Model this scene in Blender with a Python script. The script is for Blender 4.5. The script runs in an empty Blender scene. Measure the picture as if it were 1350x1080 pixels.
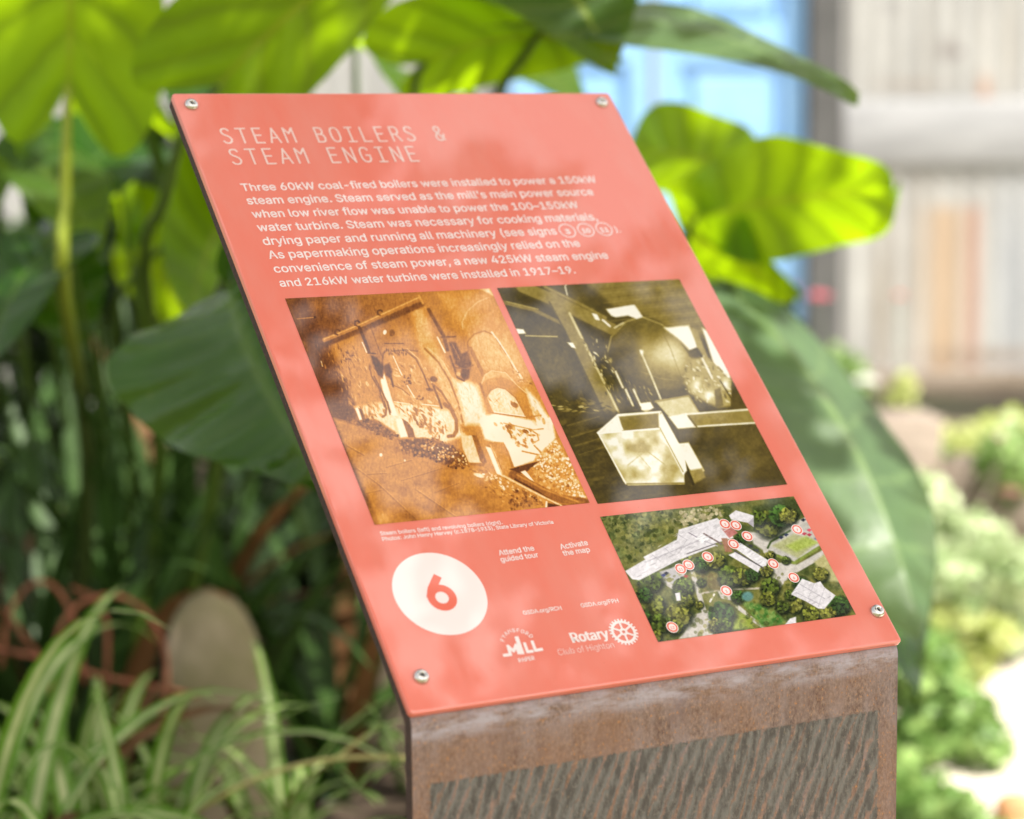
import bpy, bmesh, math, random
import numpy as np
from mathutils import Vector, Matrix, noise as mnoise

random.seed(11)
RNG = np.random.default_rng(5)
scene = bpy.context.scene
COL = scene.collection

# ------------------------------------------------------------------ camera
F_PX = 2948.0                       # focal length in photo pixels (1350 wide)
CAM = Vector((0.0, 0.0, 1.22))
d_ = Vector((0.0097, 0.9921, 0.1248)).normalized()      # world "down" in camera axes (x right, y down, z forward)
f_ = Vector((0, 0, 1)); f_ = (f_ - d_ * f_.dot(d_)).normalized()
r_ = d_.cross(f_).normalized()
CAM2W = Matrix((r_, f_, -d_))                            # camera axes -> world axes

def ray(px, py):
    return CAM2W @ Vector(((px - 675.0) / F_PX, (py - 540.0) / F_PX, 1.0))
def P(px, py, D):
    """world point seen at a photo position, D metres in front of the camera"""
    return CAM + ray(px, py) * D

cam_data = bpy.data.cameras.new("camera")
cam = bpy.data.objects.new("camera", cam_data)
COL.objects.link(cam)
cr = CAM2W.transposed()
xw, yw, zw = CAM2W @ Vector((1, 0, 0)), CAM2W @ Vector((0, -1, 0)), CAM2W @ Vector((0, 0, -1))
m = Matrix((xw, yw, zw)).transposed().to_4x4()
m.translation = CAM
cam.matrix_world = m
cam_data.sensor_width = 36.0
cam_data.lens = F_PX / 1350.0 * 36.0
cam_data.clip_start = 0.05
cam_data.clip_end = 500.0
cam_data.dof.use_dof = True
cam_data.dof.focus_distance = 1.63
cam_data.dof.aperture_fstop = 3.9
scene.camera = cam

# ------------------------------------------------------------------ sky, sun, exposure
SUN_DIR = Vector((0.40, -0.30, 0.86)).normalized()       # towards the sun
world = bpy.data.worlds.new("World")
scene.world = world
world.use_nodes = True
wn = world.node_tree.nodes; wl = world.node_tree.links
bg = wn["Background"]
sky = wn.new("ShaderNodeTexSky")
sky.sky_type = 'NISHITA'
sky.sun_disc = False
sky.sun_elevation = math.asin(SUN_DIR.z)
sky.sun_rotation = math.atan2(SUN_DIR.x, SUN_DIR.y)
sky.dust_density = 2.0
sky.ozone_density = 0.6
hs = wn.new("ShaderNodeHueSaturation")          # thin bright overcast: a paler, less blue sky
hs.inputs['Saturation'].default_value = 0.30
hz = wn.new("ShaderNodeMix"); hz.data_type = 'RGBA'; hz.blend_type = 'MULTIPLY'
hz.inputs[0].default_value = 1.0; hz.inputs[7].default_value = (1.06, 1.0, 0.92, 1)
wl.new(sky.outputs[0], hs.inputs['Color']); wl.new(hs.outputs[0], hz.inputs[6]); wl.new(hz.outputs[2], bg.inputs[0])
bg.inputs[1].default_value = 0.11
sun_data = bpy.data.lights.new("sun", 'SUN')
sun_data.energy = 3.6
sun_data.angle = math.radians(0.53)
sun_data.color = (1.0, 0.95, 0.87)
sun = bpy.data.objects.new("sun", sun_data)
COL.objects.link(sun)
sun.rotation_euler = SUN_DIR.to_track_quat('Z', 'Y').to_euler()
sun.location = (4, -3, 9)

scene.view_settings.view_transform = 'Standard'
scene.view_settings.look = 'None'
scene.view_settings.gamma = 1.0
scene.view_settings.exposure = 1.62
scene.cycles.use_denoising = True
scene.cycles.max_bounces = 10
scene.cycles.transmission_bounces = 6
scene.cycles.sample_clamp_indirect = 6.0

# ------------------------------------------------------------------ object helpers
def tag(o, label=None, cat=None, group=None, kind=None):
    if label: o["label"] = label
    if cat: o["category"] = cat
    if group: o["group"] = group
    if kind: o["kind"] = kind
    return o
def empty(name, loc=(0, 0, 0), label=None, cat=None, group=None):
    o = bpy.data.objects.new(name, None)
    o.empty_display_size = 0.1
    COL.objects.link(o); o.location = loc
    return tag(o, label, cat, group)
def link(name, me, mat=None, parent=None, smooth=True):
    o = bpy.data.objects.new(name, me)
    COL.objects.link(o)
    if mat is not None and not me.materials: me.materials.append(mat)
    if parent is not None: o.parent = parent
    if smooth and len(me.polygons):
        me.polygons.foreach_set("use_smooth", [True] * len(me.polygons))
    return o
def mesh(name, verts, faces, uvs=None):
    me = bpy.data.meshes.new(name)
    me.from_pydata([tuple(v) for v in verts], [], faces)
    if uvs is not None:
        lay = me.uv_layers.new(name="UVMap")
        li = np.zeros(len(me.loops), dtype=np.int32)
        me.loops.foreach_get("vertex_index", li)
        lay.data.foreach_set("uv", np.asarray(uvs, dtype=np.float32)[li].ravel())
    me.update()
    return me
def rel(parent, pts):
    """world points in the axes of an unrotated parent"""
    return [Vector(p) - parent.location for p in pts]
def bm_box(bm, x0, x1, y0, y1, z0, z1):
    vs = [bm.verts.new(v) for v in ((x0,y0,z0),(x1,y0,z0),(x1,y1,z0),(x0,y1,z0),(x0,y0,z1),(x1,y0,z1),(x1,y1,z1),(x0,y1,z1))]
    for q in ((0,3,2,1),(4,5,6,7),(0,1,5,4),(1,2,6,5),(2,3,7,6),(3,0,4,7)):
        bm.faces.new([vs[i] for i in q])
def bm_mesh(bm, name, bevel=0.0, segs=2):
    if bevel:
        bmesh.ops.bevel(bm, geom=bm.edges[:], offset=bevel, segments=segs, profile=0.5, affect='EDGES')
    bmesh.ops.recalc_face_normals(bm, faces=bm.faces[:])
    me = bpy.data.meshes.new(name); bm.to_mesh(me); bm.free(); return me
def tube_mesh(name, paths, sides=8):
    """paths: list of (points, radii)"""
    V, Fc = [], []
    for pts, rad in paths:
        pts = [Vector(p) for p in pts]
        n = len(pts); b0 = len(V)
        up = Vector((0.31, 0.2, 0.93))
        for i, p in enumerate(pts):
            t = (pts[min(i+1, n-1)] - pts[max(i-1, 0)]).normalized()
            a = t.cross(up)
            if a.length < 1e-3: a = t.cross(Vector((1, 0, 0)))
            a.normalize(); b = t.cross(a)
            r = rad[i] if hasattr(rad, '__len__') else rad
            for k in range(sides):
                th = 2*math.pi*k/sides
                V.append(p + a*(r*math.cos(th)) + b*(r*math.sin(th)))
        for i in range(n-1):
            for k in range(sides):
                k2 = (k+1) % sides
                Fc.append((b0+i*sides+k, b0+i*sides+k2, b0+(i+1)*sides+k2, b0+(i+1)*sides+k))
        Fc.append(tuple(b0+k for k in range(sides))[::-1])
        Fc.append(tuple(b0+(n-1)*sides+k for k in range(sides)))
    return mesh(name, V, Fc)
def catmull(pts, n):
    pts = [Vector(p) for p in pts]
    e = [pts[0]*2 - pts[1]] + pts + [pts[-1]*2 - pts[-2]]
    out = []
    segs = len(pts) - 1
    for i in range(n+1):
        x = i/n*segs; k = min(int(x), segs-1); t = x-k
        p0, p1, p2, p3 = e[k:k+4]
        out.append(0.5*((2*p1) + (p2-p0)*t + (2*p0-5*p1+4*p2-p3)*t*t + (3*p1-p0-3*p2+p3)*t**3))
    return out

# ------------------------------------------------------------------ material helpers
def srgb(r, g, b):
    f = lambda c: (c/12.92 if c <= 0.04045 else ((c+0.055)/1.055)**2.4)
    return (f(r/255), f(g/255), f(b/255))
class Mat:
    def __init__(s, name):
        s.m = bpy.data.materials.new(name); s.m.use_nodes = True
        s.t = s.m.node_tree; s.n = s.t.nodes; s.b = s.n["Principled BSDF"]; s.out = s.n["Material Output"]
    def node(s, typ, **kw):
        n = s.n.new(typ)
        for k, v in kw.items(): setattr(n, k, v)
        return n
    def set(s, **kw):
        for k, v in kw.items():
            i = s.b.inputs[k.replace('_', ' ')]
            if isinstance(v, (tuple, list)) and len(v) == 3 and i.type == 'RGBA': v = tuple(v) + (1,)
            i.default_value = v
        return s
    def l(s, a, b): s.t.links.new(a, b)
    def coord(s, what="Object", scale=(1, 1, 1), rot=(0, 0, 0), loc=(0, 0, 0)):
        tc = s.node("ShaderNodeTexCoord"); mp = s.node("ShaderNodeMapping")
        mp.inputs['Scale'].default_value = scale; mp.inputs['Rotation'].default_value = rot; mp.inputs['Location'].default_value = loc
        s.l(tc.outputs[what], mp.inputs['Vector']); return mp.outputs[0]
    def noise(s, vec, scale, detail=4, rough=0.55, dist=0.0):
        n = s.node("ShaderNodeTexNoise")
        n.inputs['Scale'].default_value = scale; n.inputs['Detail'].default_value = detail
        n.inputs['Roughness'].default_value = rough; n.inputs['Distortion'].default_value = dist
        if vec is not None: s.l(vec, n.inputs['Vector'])
        return n.outputs['Fac']
    def ramp(s, fac, stops, interp='LINEAR'):
        n = s.node("ShaderNodeValToRGB"); n.color_ramp.interpolation = interp
        e = n.color_ramp.elements
        while len(e) > len(stops): e.remove(e[-1])
        while len(e) < len(stops): e.new(0.5)
        for el, (p, c) in zip(e, stops):
            el.position = p
            el.color = tuple(c) + (1,) if hasattr(c, '__len__') else (c, c, c, 1)
        s.l(fac, n.inputs[0]); return n.outputs[0]
    def math(s, op, a, b=None, clamp=False):
        n = s.node("ShaderNodeMath", operation=op, use_clamp=clamp)
        for i, v in enumerate((a, b)):
            if v is None: continue
            if hasattr(v, 'is_linked') or hasattr(v, 'links'): s.l(v, n.inputs[i])
            else: n.inputs[i].default_value = v
        return n.outputs[0]
    def mix(s, fac, a, b, blend='MIX'):
        n = s.node("ShaderNodeMix", data_type='RGBA', blend_type=blend)
        for i, v in ((0, fac), (6, a), (7, b)):
            if hasattr(v, 'links'): s.l(v, n.inputs[i])
            else: n.inputs[i].default_value = (tuple(v) + (1,)) if hasattr(v, '__len__') else v
        return n.outputs[2]
    def bump(s, h, strength=0.3, dist=0.01):
        n = s.node("ShaderNodeBump"); n.inputs['Strength'].default_value = strength; n.inputs['Distance'].default_value = dist
        s.l(h, n.inputs['Height']); s.l(n.outputs[0], s.b.inputs['Normal']); return n.outputs[0]
    def base(s, c): s.l(c, s.b.inputs['Base Color'])

PRINT_K = 0.80           # printed colour as a share of paper white
def print_col(r, g, b): return tuple(c*PRINT_K for c in srgb(r, g, b))
CORAL = print_col(238, 128, 108)

def gloss_print(name, col=None):
    M = Mat(name).set(Roughness=0.55, Coat_Weight=1.0, Coat_Roughness=0.02, Coat_IOR=1.62, Specular_IOR_Level=0.1)
    if col is not None: M.set(Base_Color=col)
    return M
mat_panel = gloss_print("coral_print")
nz = mat_panel.noise(mat_panel.coord("Object", (6, 6, 6)), 1.0, 3)
mat_panel.base(mat_panel.mix(nz, tuple(c*0.97 for c in CORAL), tuple(min(1, c*1.03) for c in CORAL)))
spk = mat_panel.ramp(mat_panel.noise(mat_panel.coord("Object", (240, 240, 240)), 1.0, 2), [(0.74, 0.0), (0.78, 1.0)])
dst = mat_panel.noise(mat_panel.coord("Object", (14, 5, 14)), 1.0, 5, 0.65)
mat_panel.base(mat_panel.mix(mat_panel.math('MULTIPLY', spk, 0.35), mat_panel.mix(mat_panel.ramp(dst, [(0.45, 0.0), (0.75, 0.22)]), mat_panel.mix(nz, tuple(c*0.97 for c in CORAL), tuple(min(1, c*1.03) for c in CORAL)), (0.62, 0.36, 0.30)), (0.30, 0.12, 0.08)))
mat_panel.l(mat_panel.ramp(mat_panel.noise(mat_panel.coord("Object", (60, 18, 60)), 1.0, 5, 0.7), [(0.4, 0.015), (0.7, 0.10)]), mat_panel.b.inputs['Coat Roughness'])
mat_panel = mat_panel.m
mat_white_ink = gloss_print("white_ink", print_col(250, 236, 230)).m
mat_title_ink = gloss_print("title_ink", print_col(246, 214, 202)).m
mat_coral_ink = gloss_print("coral_ink", print_col(240, 118, 96)).m
Mp = gloss_print("printed_picture")
at = Mp.node("ShaderNodeAttribute", attribute_name="ink")
Mp.base(at.outputs['Color']); mat_picture = Mp.m

# corten steel with the grey etched streak field on its front
Mr = Mat("weathering_steel").set(Roughness=0.5, Metallic=0.0, Specular_IOR_Level=0.55)
uvv = Mr.coord("UV")
fine = Mr.noise(Mr.coord("UV", (430, 260, 1)), 1.0, 5, 0.75)
mid = Mr.noise(Mr.coord("UV", (60, 26, 1)), 1.0, 4, 0.6)
runs = Mr.noise(Mr.coord("UV", (120, 6, 1)), 1.0, 3, 0.6)
rust = Mr.ramp(fine, [(0.30, srgb(44, 30, 24)), (0.43, srgb(90, 66, 54)), (0.55, srgb(124, 102, 90)), (0.70, srgb(168, 132, 98))])
rust = Mr.mix(Mr.ramp(mid, [(0.40, 0.0), (0.68, 0.75)]), rust, srgb(138, 124, 122))
rust = Mr.mix(Mr.ramp(runs, [(0.5, 0.0), (0.75, 0.45)]), rust, srgb(80, 58, 44))
sep = Mr.node("ShaderNodeSeparateXYZ"); Mr.l(uvv, sep.inputs[0])
U, Vv = sep.outputs[0], sep.outputs[1]        # metres: U to the right, V down from the fold
warp = Mr.math('MULTIPLY', Mr.math('SUBTRACT', Mr.noise(Mr.coord("UV", (30, 9, 1)), 1.0, 4, 0.6), 0.5), 0.026)
warp2 = Mr.math('MULTIPLY', Mr.math('SUBTRACT', Mr.noise(Mr.coord("UV", (190, 60, 1)), 1.0, 3, 0.6), 0.5), 0.004)
ph = Mr.math('ADD', Mr.math('ADD', Mr.math('ADD', U, Mr.math('MULTIPLY', Vv, 0.42)), warp), warp2)
wav = Mr.math('FRACT', Mr.math('MULTIPLY', ph, 1/0.0112))
tri = Mr.math('ABSOLUTE', Mr.math('SUBTRACT', wav, 0.5))      # 0 in the middle of a streak, 0.5 at its edge
patchy = Mr.noise(Mr.coord("UV", (70, 16, 1), loc=(3, 1, 0)), 1.0, 3, 0.6)
thr = Mr.math('ADD', Mr.math('MULTIPLY', patchy, -0.75), 0.93)
thr = Mr.math('SUBTRACT', thr, Mr.math('MULTIPLY', Vv, 0.9))
lineM = Mr.ramp(Mr.math('SUBTRACT', Mr.math('SUBTRACT', thr, tri), Mr.math('MULTIPLY', Mr.math('SUBTRACT', fine, 0.5), 0.5)), [(0.0, 0.0), (0.16, 1.0)])
def inside(lo, hi, val):
    return Mr.math('MULTIPLY', Mr.math('GREATER_THAN', val, lo), Mr.math('LESS_THAN', val, hi))
spots = Mr.ramp(Mr.noise(Mr.coord("UV", (420, 300, 1), loc=(9, 4, 0)), 1.0, 3, 0.6), [(0.60, 0.0), (0.70, 0.8)])
big = Mr.noise(Mr.coord("UV", (14, 9, 1), loc=(5, 2, 0)), 1.0, 4, 0.6)
rust = Mr.mix(Mr.ramp(big, [(0.35, 0.0), (0.65, 0.55)]), rust, srgb(134, 94, 64))
rust = Mr.mix(Mr.ramp(Mr.noise(Mr.coord("UV", (40, 18, 1), loc=(1, 7, 0)), 1.0, 4, 0.65), [(0.55, 0.0), (0.75, 0.7)]), rust, srgb(84, 50, 38))
rust = Mr.mix(spots, rust, srgb(176, 118, 58))
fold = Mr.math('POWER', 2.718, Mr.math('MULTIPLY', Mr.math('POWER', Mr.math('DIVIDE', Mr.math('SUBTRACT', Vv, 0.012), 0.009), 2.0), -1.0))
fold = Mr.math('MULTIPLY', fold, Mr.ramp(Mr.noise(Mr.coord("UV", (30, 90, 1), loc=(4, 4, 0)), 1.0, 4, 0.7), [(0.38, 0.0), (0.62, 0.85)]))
rust = Mr.mix(fold, rust, srgb(168, 160, 166))  # lavender sky reflection on the bend, painted into the rust colour
jag = Mr.math('MULTIPLY', Mr.math('SUBTRACT', fine, 0.5), 0.009)
field = Mr.math('MULTIPLY', inside(0.014, 0.380, Mr.math('ADD', U, jag)), inside(0.0500, 0.62, Mr.math('ADD', Vv, jag)))
grey = Mr.ramp(fine, [(0.3, srgb(42, 37, 33)), (0.5, srgb(72, 66, 60)), (0.74, srgb(124, 118, 110))])
grey = Mr.mix(Mr.ramp(mid, [(0.45, 0.0), (0.7, 0.6)]), grey, srgb(94, 92, 88))
grey = Mr.mix(Mr.ramp(tri, [(0.05, 0.0), (0.34, 0.75)]), grey, srgb(112, 110, 104))
grey = Mr.mix(Mr.ramp(Mr.noise(Mr.coord("UV", (150, 40, 1), rot=(0, 0, 0.4), loc=(2, 6, 0)), 1.0, 3, 0.6), [(0.50, 0.0), (0.62, 0.7)]), grey, srgb(52, 46, 41))
Mr.base(Mr.mix(Mr.math('MULTIPLY', field, lineM), rust, Mr.mix(Mr.math('MULTIPLY', spots, 0.35), grey, srgb(150, 128, 100))))
Mr.bump(Mr.math('ADD', fine, Mr.math('MULTIPLY', Mr.math('MULTIPLY', field, lineM), -0.6)), 0.6, 0.0012)
mat_steel = Mr.m
Me_ = Mat("steel_edge").set(Roughness=0.8)
e1 = Me_.noise(Me_.coord("Object"), 420, 4, 0.7)
Me_.base(Me_.ramp(e1, [(0.3, srgb(34, 24, 20)), (0.6, srgb(66, 46, 38)), (0.75, srgb(110, 82, 66))]))
mat_edge = Me_.m
mat_bolt = Mat("stainless_steel").set(Base_Color=(0.62, 0.6, 0.56), Metallic=1.0, Roughness=0.16).m
mat_socket = Mat("socket_dark").set(Base_Color=(0.03, 0.03, 0.03), Metallic=0.5, Roughness=0.5).m

# leaves: reflective skin over a translucent body, veins from the UV layout
def leaf_material(name, col, trans, vein, trans_fac=0.5, rough=0.34, nveins=8.0, blotch=None, spec=0.36):
    M = Mat(name).set(Roughness=rough, Specular_IOR_Level=spec)
    tc = M.node("ShaderNodeTexCoord"); sp = M.node("ShaderNodeSeparateXYZ"); M.l(tc.outputs['UV'], sp.inputs[0])
    tau, r = sp.outputs[0], sp.outputs[1]
    lat = M.math('ABSOLUTE', M.math('SUBTRACT', M.math('FRACT', M.math('MULTIPLY', M.math('ADD', tau, M.math('MULTIPLY', M.math('SUBTRACT', M.noise(M.coord("Object"), 11.0, 3, 0.6), 0.5), 0.07)), nveins)), 0.5))
    lv = M.ramp(lat, [(0.0, 1.0), (0.05, 0.65), (0.11, 0.0)])
    md = M.ramp(r, [(0.0, 1.0), (0.035, 0.8), (0.07, 0.0)])
    vm = M.math('MAXIMUM', M.math('MULTIPLY', lv, 0.5), md)
    oi = M.node("ShaderNodeObjectInfo")
    nz = M.noise(M.coord("Object"), 9.0, 4, 0.6)
    nz = M.math('ADD', M.math('MULTIPLY', nz, 0.8), M.math('MULTIPLY', oi.outputs['Random'], 0.25))
    c = M.mix(M.ramp(nz, [(0.3, 0.0), (0.75, 1.0)]), tuple(x*0.72 for x in col), tuple(x*1.25 for x in col))
    c = M.mix(vm, c, vein)
    if blotch:
        c = M.mix(M.ramp(M.noise(M.coord("Object"), 23.0, 3, 0.6), [(0.68, 0.0), (0.74, 0.8)]), c, blotch)
    M.base(c)
    tcn = M.mix(M.ramp(nz, [(0.3, 0.0), (0.75, 1.0)]), tuple(x*0.8 for x in trans), tuple(min(1, x*1.15) for x in trans))
    tcn = M.mix(M.math('MULTIPLY', M.ramp(lat, [(0.0, 1.0), (0.05, 0.7), (0.16, 0.32), (0.5, 0.0)]), 0.85), tcn, tuple(x*0.40 for x in trans))
    tcn = M.mix(M.math('MULTIPLY', md, 0.8), tcn, (trans[0]*0.75, trans[1]*0.6, trans[2]))
    M.bump(M.math('ADD', M.math('MULTIPLY', lat, 1.0), M.math('MULTIPLY', nz, 0.6)), 0.6, 0.012)
    tr = M.node("ShaderNodeBsdfTranslucent"); M.l(tcn, tr.inputs[0])
    mx = M.node("ShaderNodeMixShader"); mx.inputs[0].default_value = trans_fac
    M.l(M.b.outputs[0], mx.inputs[1]); M.l(tr.outputs[0], mx.inputs[2]); M.l(mx.outputs[0], M.out.inputs[0])
    return M.m
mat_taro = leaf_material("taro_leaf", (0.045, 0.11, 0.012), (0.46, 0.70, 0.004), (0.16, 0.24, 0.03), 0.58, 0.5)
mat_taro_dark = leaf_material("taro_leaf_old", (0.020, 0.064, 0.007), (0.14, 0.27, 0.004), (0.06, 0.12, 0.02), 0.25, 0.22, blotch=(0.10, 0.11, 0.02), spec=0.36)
mat_taro_pale = leaf_material("taro_leaf_sky_sheen", (0.075, 0.135, 0.055), (0.34, 0.50, 0.02), (0.14, 0.22, 0.08), 0.32, 0.42)  # grey-green sky gloss put into the leaf's base colour
mat_taro_mid = leaf_material("taro_leaf_shaded", (0.035, 0.085, 0.010), (0.36, 0.56, 0.003), (0.20, 0.27, 0.03), 0.54, 0.5)  # darker taro copy: leaf shade put into its colours
mat_petiole = Mat("petiole").set(Roughness=0.5, Base_Color=(0.06, 0.105, 0.012), Specular_IOR_Level=0.3).m
Mpy = Mat("petiole_yellow").set(Roughness=0.45)                # sunlit yellow near the blade, shade lower down, painted into the colour
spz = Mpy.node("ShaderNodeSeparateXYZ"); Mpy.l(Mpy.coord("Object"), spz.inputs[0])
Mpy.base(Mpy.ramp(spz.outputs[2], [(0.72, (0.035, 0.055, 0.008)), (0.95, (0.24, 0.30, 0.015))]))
mat_petiole_y = Mpy.m

def strap_material(name, edge, mid_c, tfac=0.25, rough=0.4):
    M = Mat(name).set(Roughness=rough, Specular_IOR_Level=0.3)
    tc = M.node("ShaderNodeTexCoord"); sp = M.node("ShaderNodeSeparateXYZ"); M.l(tc.outputs['UV'], sp.inputs[0])
    nz = M.noise(M.coord("Object"), 14.0, 3)
    x = M.math('ABSOLUTE', M.math('SUBTRACT', sp.outputs[0], 0.5))
    c = M.mix(M.ramp(x, [(0.10, 0.0), (0.24, 1.0)]), mid_c, edge)
    c = M.mix(M.ramp(nz, [(0.35, 0.0), (0.75, 0.55)]), c, tuple(v*0.5 for v in edge))
    M.base(c)
    tr = M.node("ShaderNodeBsdfTranslucent"); M.l(c, tr.inputs[0])
    mx = M.node("ShaderNodeMixShader"); mx.inputs[0].default_value = tfac
    M.l(M.b.outputs[0], mx.inputs[1]); M.l(tr.outputs[0], mx.inputs[2]); M.l(mx.outputs[0], M.out.inputs[0])
    return M.m
mat_spider = strap_material("spider_leaf", (0.15, 0.31, 0.03), (0.66, 0.70, 0.36), 0.35)
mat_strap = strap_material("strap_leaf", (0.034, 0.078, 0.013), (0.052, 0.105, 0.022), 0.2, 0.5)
mat_dead = strap_material("dry_leaf", (0.13, 0.060, 0.02), (0.17, 0.08, 0.03), 0.2, 0.7)

def foliage_material(name, a, b, tfac=0.35):
    M = Mat(name).set(Roughness=0.5)
    g = M.node("ShaderNodeNewGeometry")
    c = M.ramp(g.outputs['Random Per Island'], [(0.0, a), (1.0, b)])
    M.base(c)
    tr = M.node("ShaderNodeBsdfTranslucent"); M.l(c, tr.inputs[0])
    mx = M.node("ShaderNodeMixShader"); mx.inputs[0].default_value = tfac
    M.l(M.b.outputs[0], mx.inputs[1]); M.l(tr.outputs[0], mx.inputs[2]); M.l(mx.outputs[0], M.out.inputs[0])
    return M.m
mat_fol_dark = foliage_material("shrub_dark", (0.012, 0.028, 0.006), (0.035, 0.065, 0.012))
mat_fol_mid = foliage_material("shrub_mid", (0.05, 0.12, 0.02), (0.16, 0.26, 0.05))
mat_fol_pale = foliage_material("garden_pale", (0.30, 0.42, 0.18), (0.60, 0.66, 0.42))
mat_fol_lime = foliage_material("garden_lime", (0.40, 0.48, 0.12), (0.62, 0.64, 0.30))
mat_fol_garden = foliage_material("garden_green", (0.12, 0.24, 0.05), (0.32, 0.46, 0.14))
mat_fol_tree = foliage_material("tree_leaves", (0.03, 0.06, 0.015), (0.08, 0.13, 0.03), 0.3)
mat_pink = foliage_material("pink_petal", (0.55, 0.10, 0.16), (0.75, 0.24, 0.30))
mat_palepink = foliage_material("pale_pink_petal", (0.66, 0.34, 0.34), (0.80, 0.52, 0.50))
mat_red = foliage_material("red_petal", (0.55, 0.14, 0.08), (0.70, 0.26, 0.16))
mat_whitepetal = foliage_material("white_petal", (0.7, 0.7, 0.66), (0.85, 0.85, 0.8))
mat_stem = Mat("green_stem").set(Base_Color=(0.08, 0.13, 0.04), Roughness=0.6).m
Mb = Mat("bark").set(Roughness=0.85)
Mb.base(Mb.ramp(Mb.noise(Mb.coord("Object", (14, 14, 3)), 1.0, 5, 0.7), [(0.3, (0.05, 0.035, 0.025)), (0.7, (0.19, 0.14, 0.10))]))
mat_bark = Mb.m

# ================================================================== GROUND
def ground_mat(name, a, b, scale, bump=0.4, c=None):
    M = Mat(name).set(Roughness=0.95, Specular_IOR_Level=0.2)
    n1 = M.noise(M.coord("Object"), scale, 6, 0.65); n2 = M.noise(M.coord("Object"), scale*0.08, 3)
    col = M.ramp(n1, [(0.3, a), (0.7, b)])
    if c: col = M.mix(M.ramp(n2, [(0.4, 0.0), (0.65, 0.7)]), col, c)
    M.base(col); M.bump(n1, bump, 0.01); return M.m
def sheet(name, x0, x1, y0, y1, hfun, step, mat):
    nx = max(2, int((x1-x0)/step)); ny = max(2, int((y1-y0)/step))
    V = []; Fc = []
    for j in range(ny+1):
        for i in range(nx+1):
            x = x0+(x1-x0)*i/nx; y = y0+(y1-y0)*j/ny
            V.append((x, y, hfun(x, y)))
    for j in range(ny):
        for i in range(nx):
            a = j*(nx+1)+i; Fc.append((a, a+1, a+nx+2, a+nx+1))
    o = link(name, mesh(name, V, Fc), mat); tag(o, kind="structure"); return o
sheet("ground", -60, 60, -40, 80, lambda x, y: -0.01, 8.0, ground_mat("earth", (0.10, 0.08, 0.055), (0.22, 0.18, 0.12), 18, c=(0.14, 0.17, 0.06)))
mat_path = ground_mat("pale_gravel", (0.42, 0.37, 0.30), (0.66, 0.60, 0.50), 40, 0.5)
def path_h(x, y): return 0.012 + 0.012*mnoise.noise((x*2.1, y*2.1, 3.1))
sheet("path", 0.62, 2.6, 1.0, 8.6, path_h, 0.08, mat_path)
mat_soil = ground_mat("garden_soil", (0.025, 0.018, 0.012), (0.085, 0.06, 0.04), 30, 0.8)
def bed_h(x, y):
    ex = min(1.0, max(0.0, (0.62-x)/0.25)); ey = min(1.0, max(0.0, (y-1.95)/0.35))
    return -0.02 + 0.17*min(ex, 1)*min(ey, 1) + 0.02*mnoise.noise((x*4, y*4, 0.3))
sheet("planting_bed", -4.0, 0.9, 1.9, 7.6, bed_h, 0.06, mat_soil)

# ================================================================== WALL AND DOOR (about nine metres away)
WY = 9.25                                        # distance of the wall face
def wx(px): return (P(px, 122, 1) - CAM).x / (P(px, 122, 1) - CAM).y * WY
def wz(py):
    r = ray(1200, py); return CAM.z + r.z / r.y * WY
Mt = Mat("galvanised_sheet").set(Roughness=0.55, Metallic=0.0, Specular_IOR_Level=0.5)
obv = Mt.coord("Object")
sx = Mt.node("ShaderNodeSeparateXYZ"); Mt.l(obv, sx.inputs[0])
g1 = Mt.noise(Mt.coord("Object", (5, 1, 1.2)), 1.0, 5, 0.65)
g2 = Mt.noise(Mt.coord("Object", (16, 1, 0.7), loc=(2, 0, 5)), 1.0, 4, 0.65)
g3 = Mt.noise(Mt.coord("Object", (9, 1, 9), loc=(7, 0, 1)), 1.0, 4, 0.6)
tin = Mt.ramp(g1, [(0.3, (0.25, 0.25, 0.245)), (0.7, (0.43, 0.43, 0.415))])
def gauss(xc, w):
    d = Mt.math('DIVIDE', Mt.math('SUBTRACT', sx.outputs[0], xc), w)
    return Mt.math('POWER', 2.718, Mt.math('MULTIPLY', Mt.math('MULTIPLY', d, d), -1.0))
low = Mt.ramp(sx.outputs[2], [(0.86, 1.0), (0.905, 0.0)])
tan = Mt.math('MULTIPLY', Mt.math('MULTIPLY', gauss(wx(1248)-wx(1112), 0.085), low), Mt.ramp(g2, [(0.3, 0.35), (0.6, 1.0)]))
tin = Mt.mix(Mt.math('MULTIPLY', tan, 0.75), tin, (0.36, 0.22, 0.10))
orange = Mt.math('MULTIPLY', Mt.math('MULTIPLY', gauss(wx(1287)-wx(1112), 0.024), low), Mt.ramp(g2, [(0.2, 0.5), (0.6, 1.0)]))
tin = Mt.mix(Mt.math('MULTIPLY', orange, 0.8), tin, (0.34, 0.105, 0.03))
tin = Mt.mix(Mt.ramp(g2, [(0.56, 0.0), (0.72, 0.5)]), tin, (0.30, 0.23, 0.16))
tin = Mt.mix(Mt.ramp(g3, [(0.66, 0.0), (0.74, 0.8)]), tin, (0.22, 0.19, 0.18))
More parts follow.
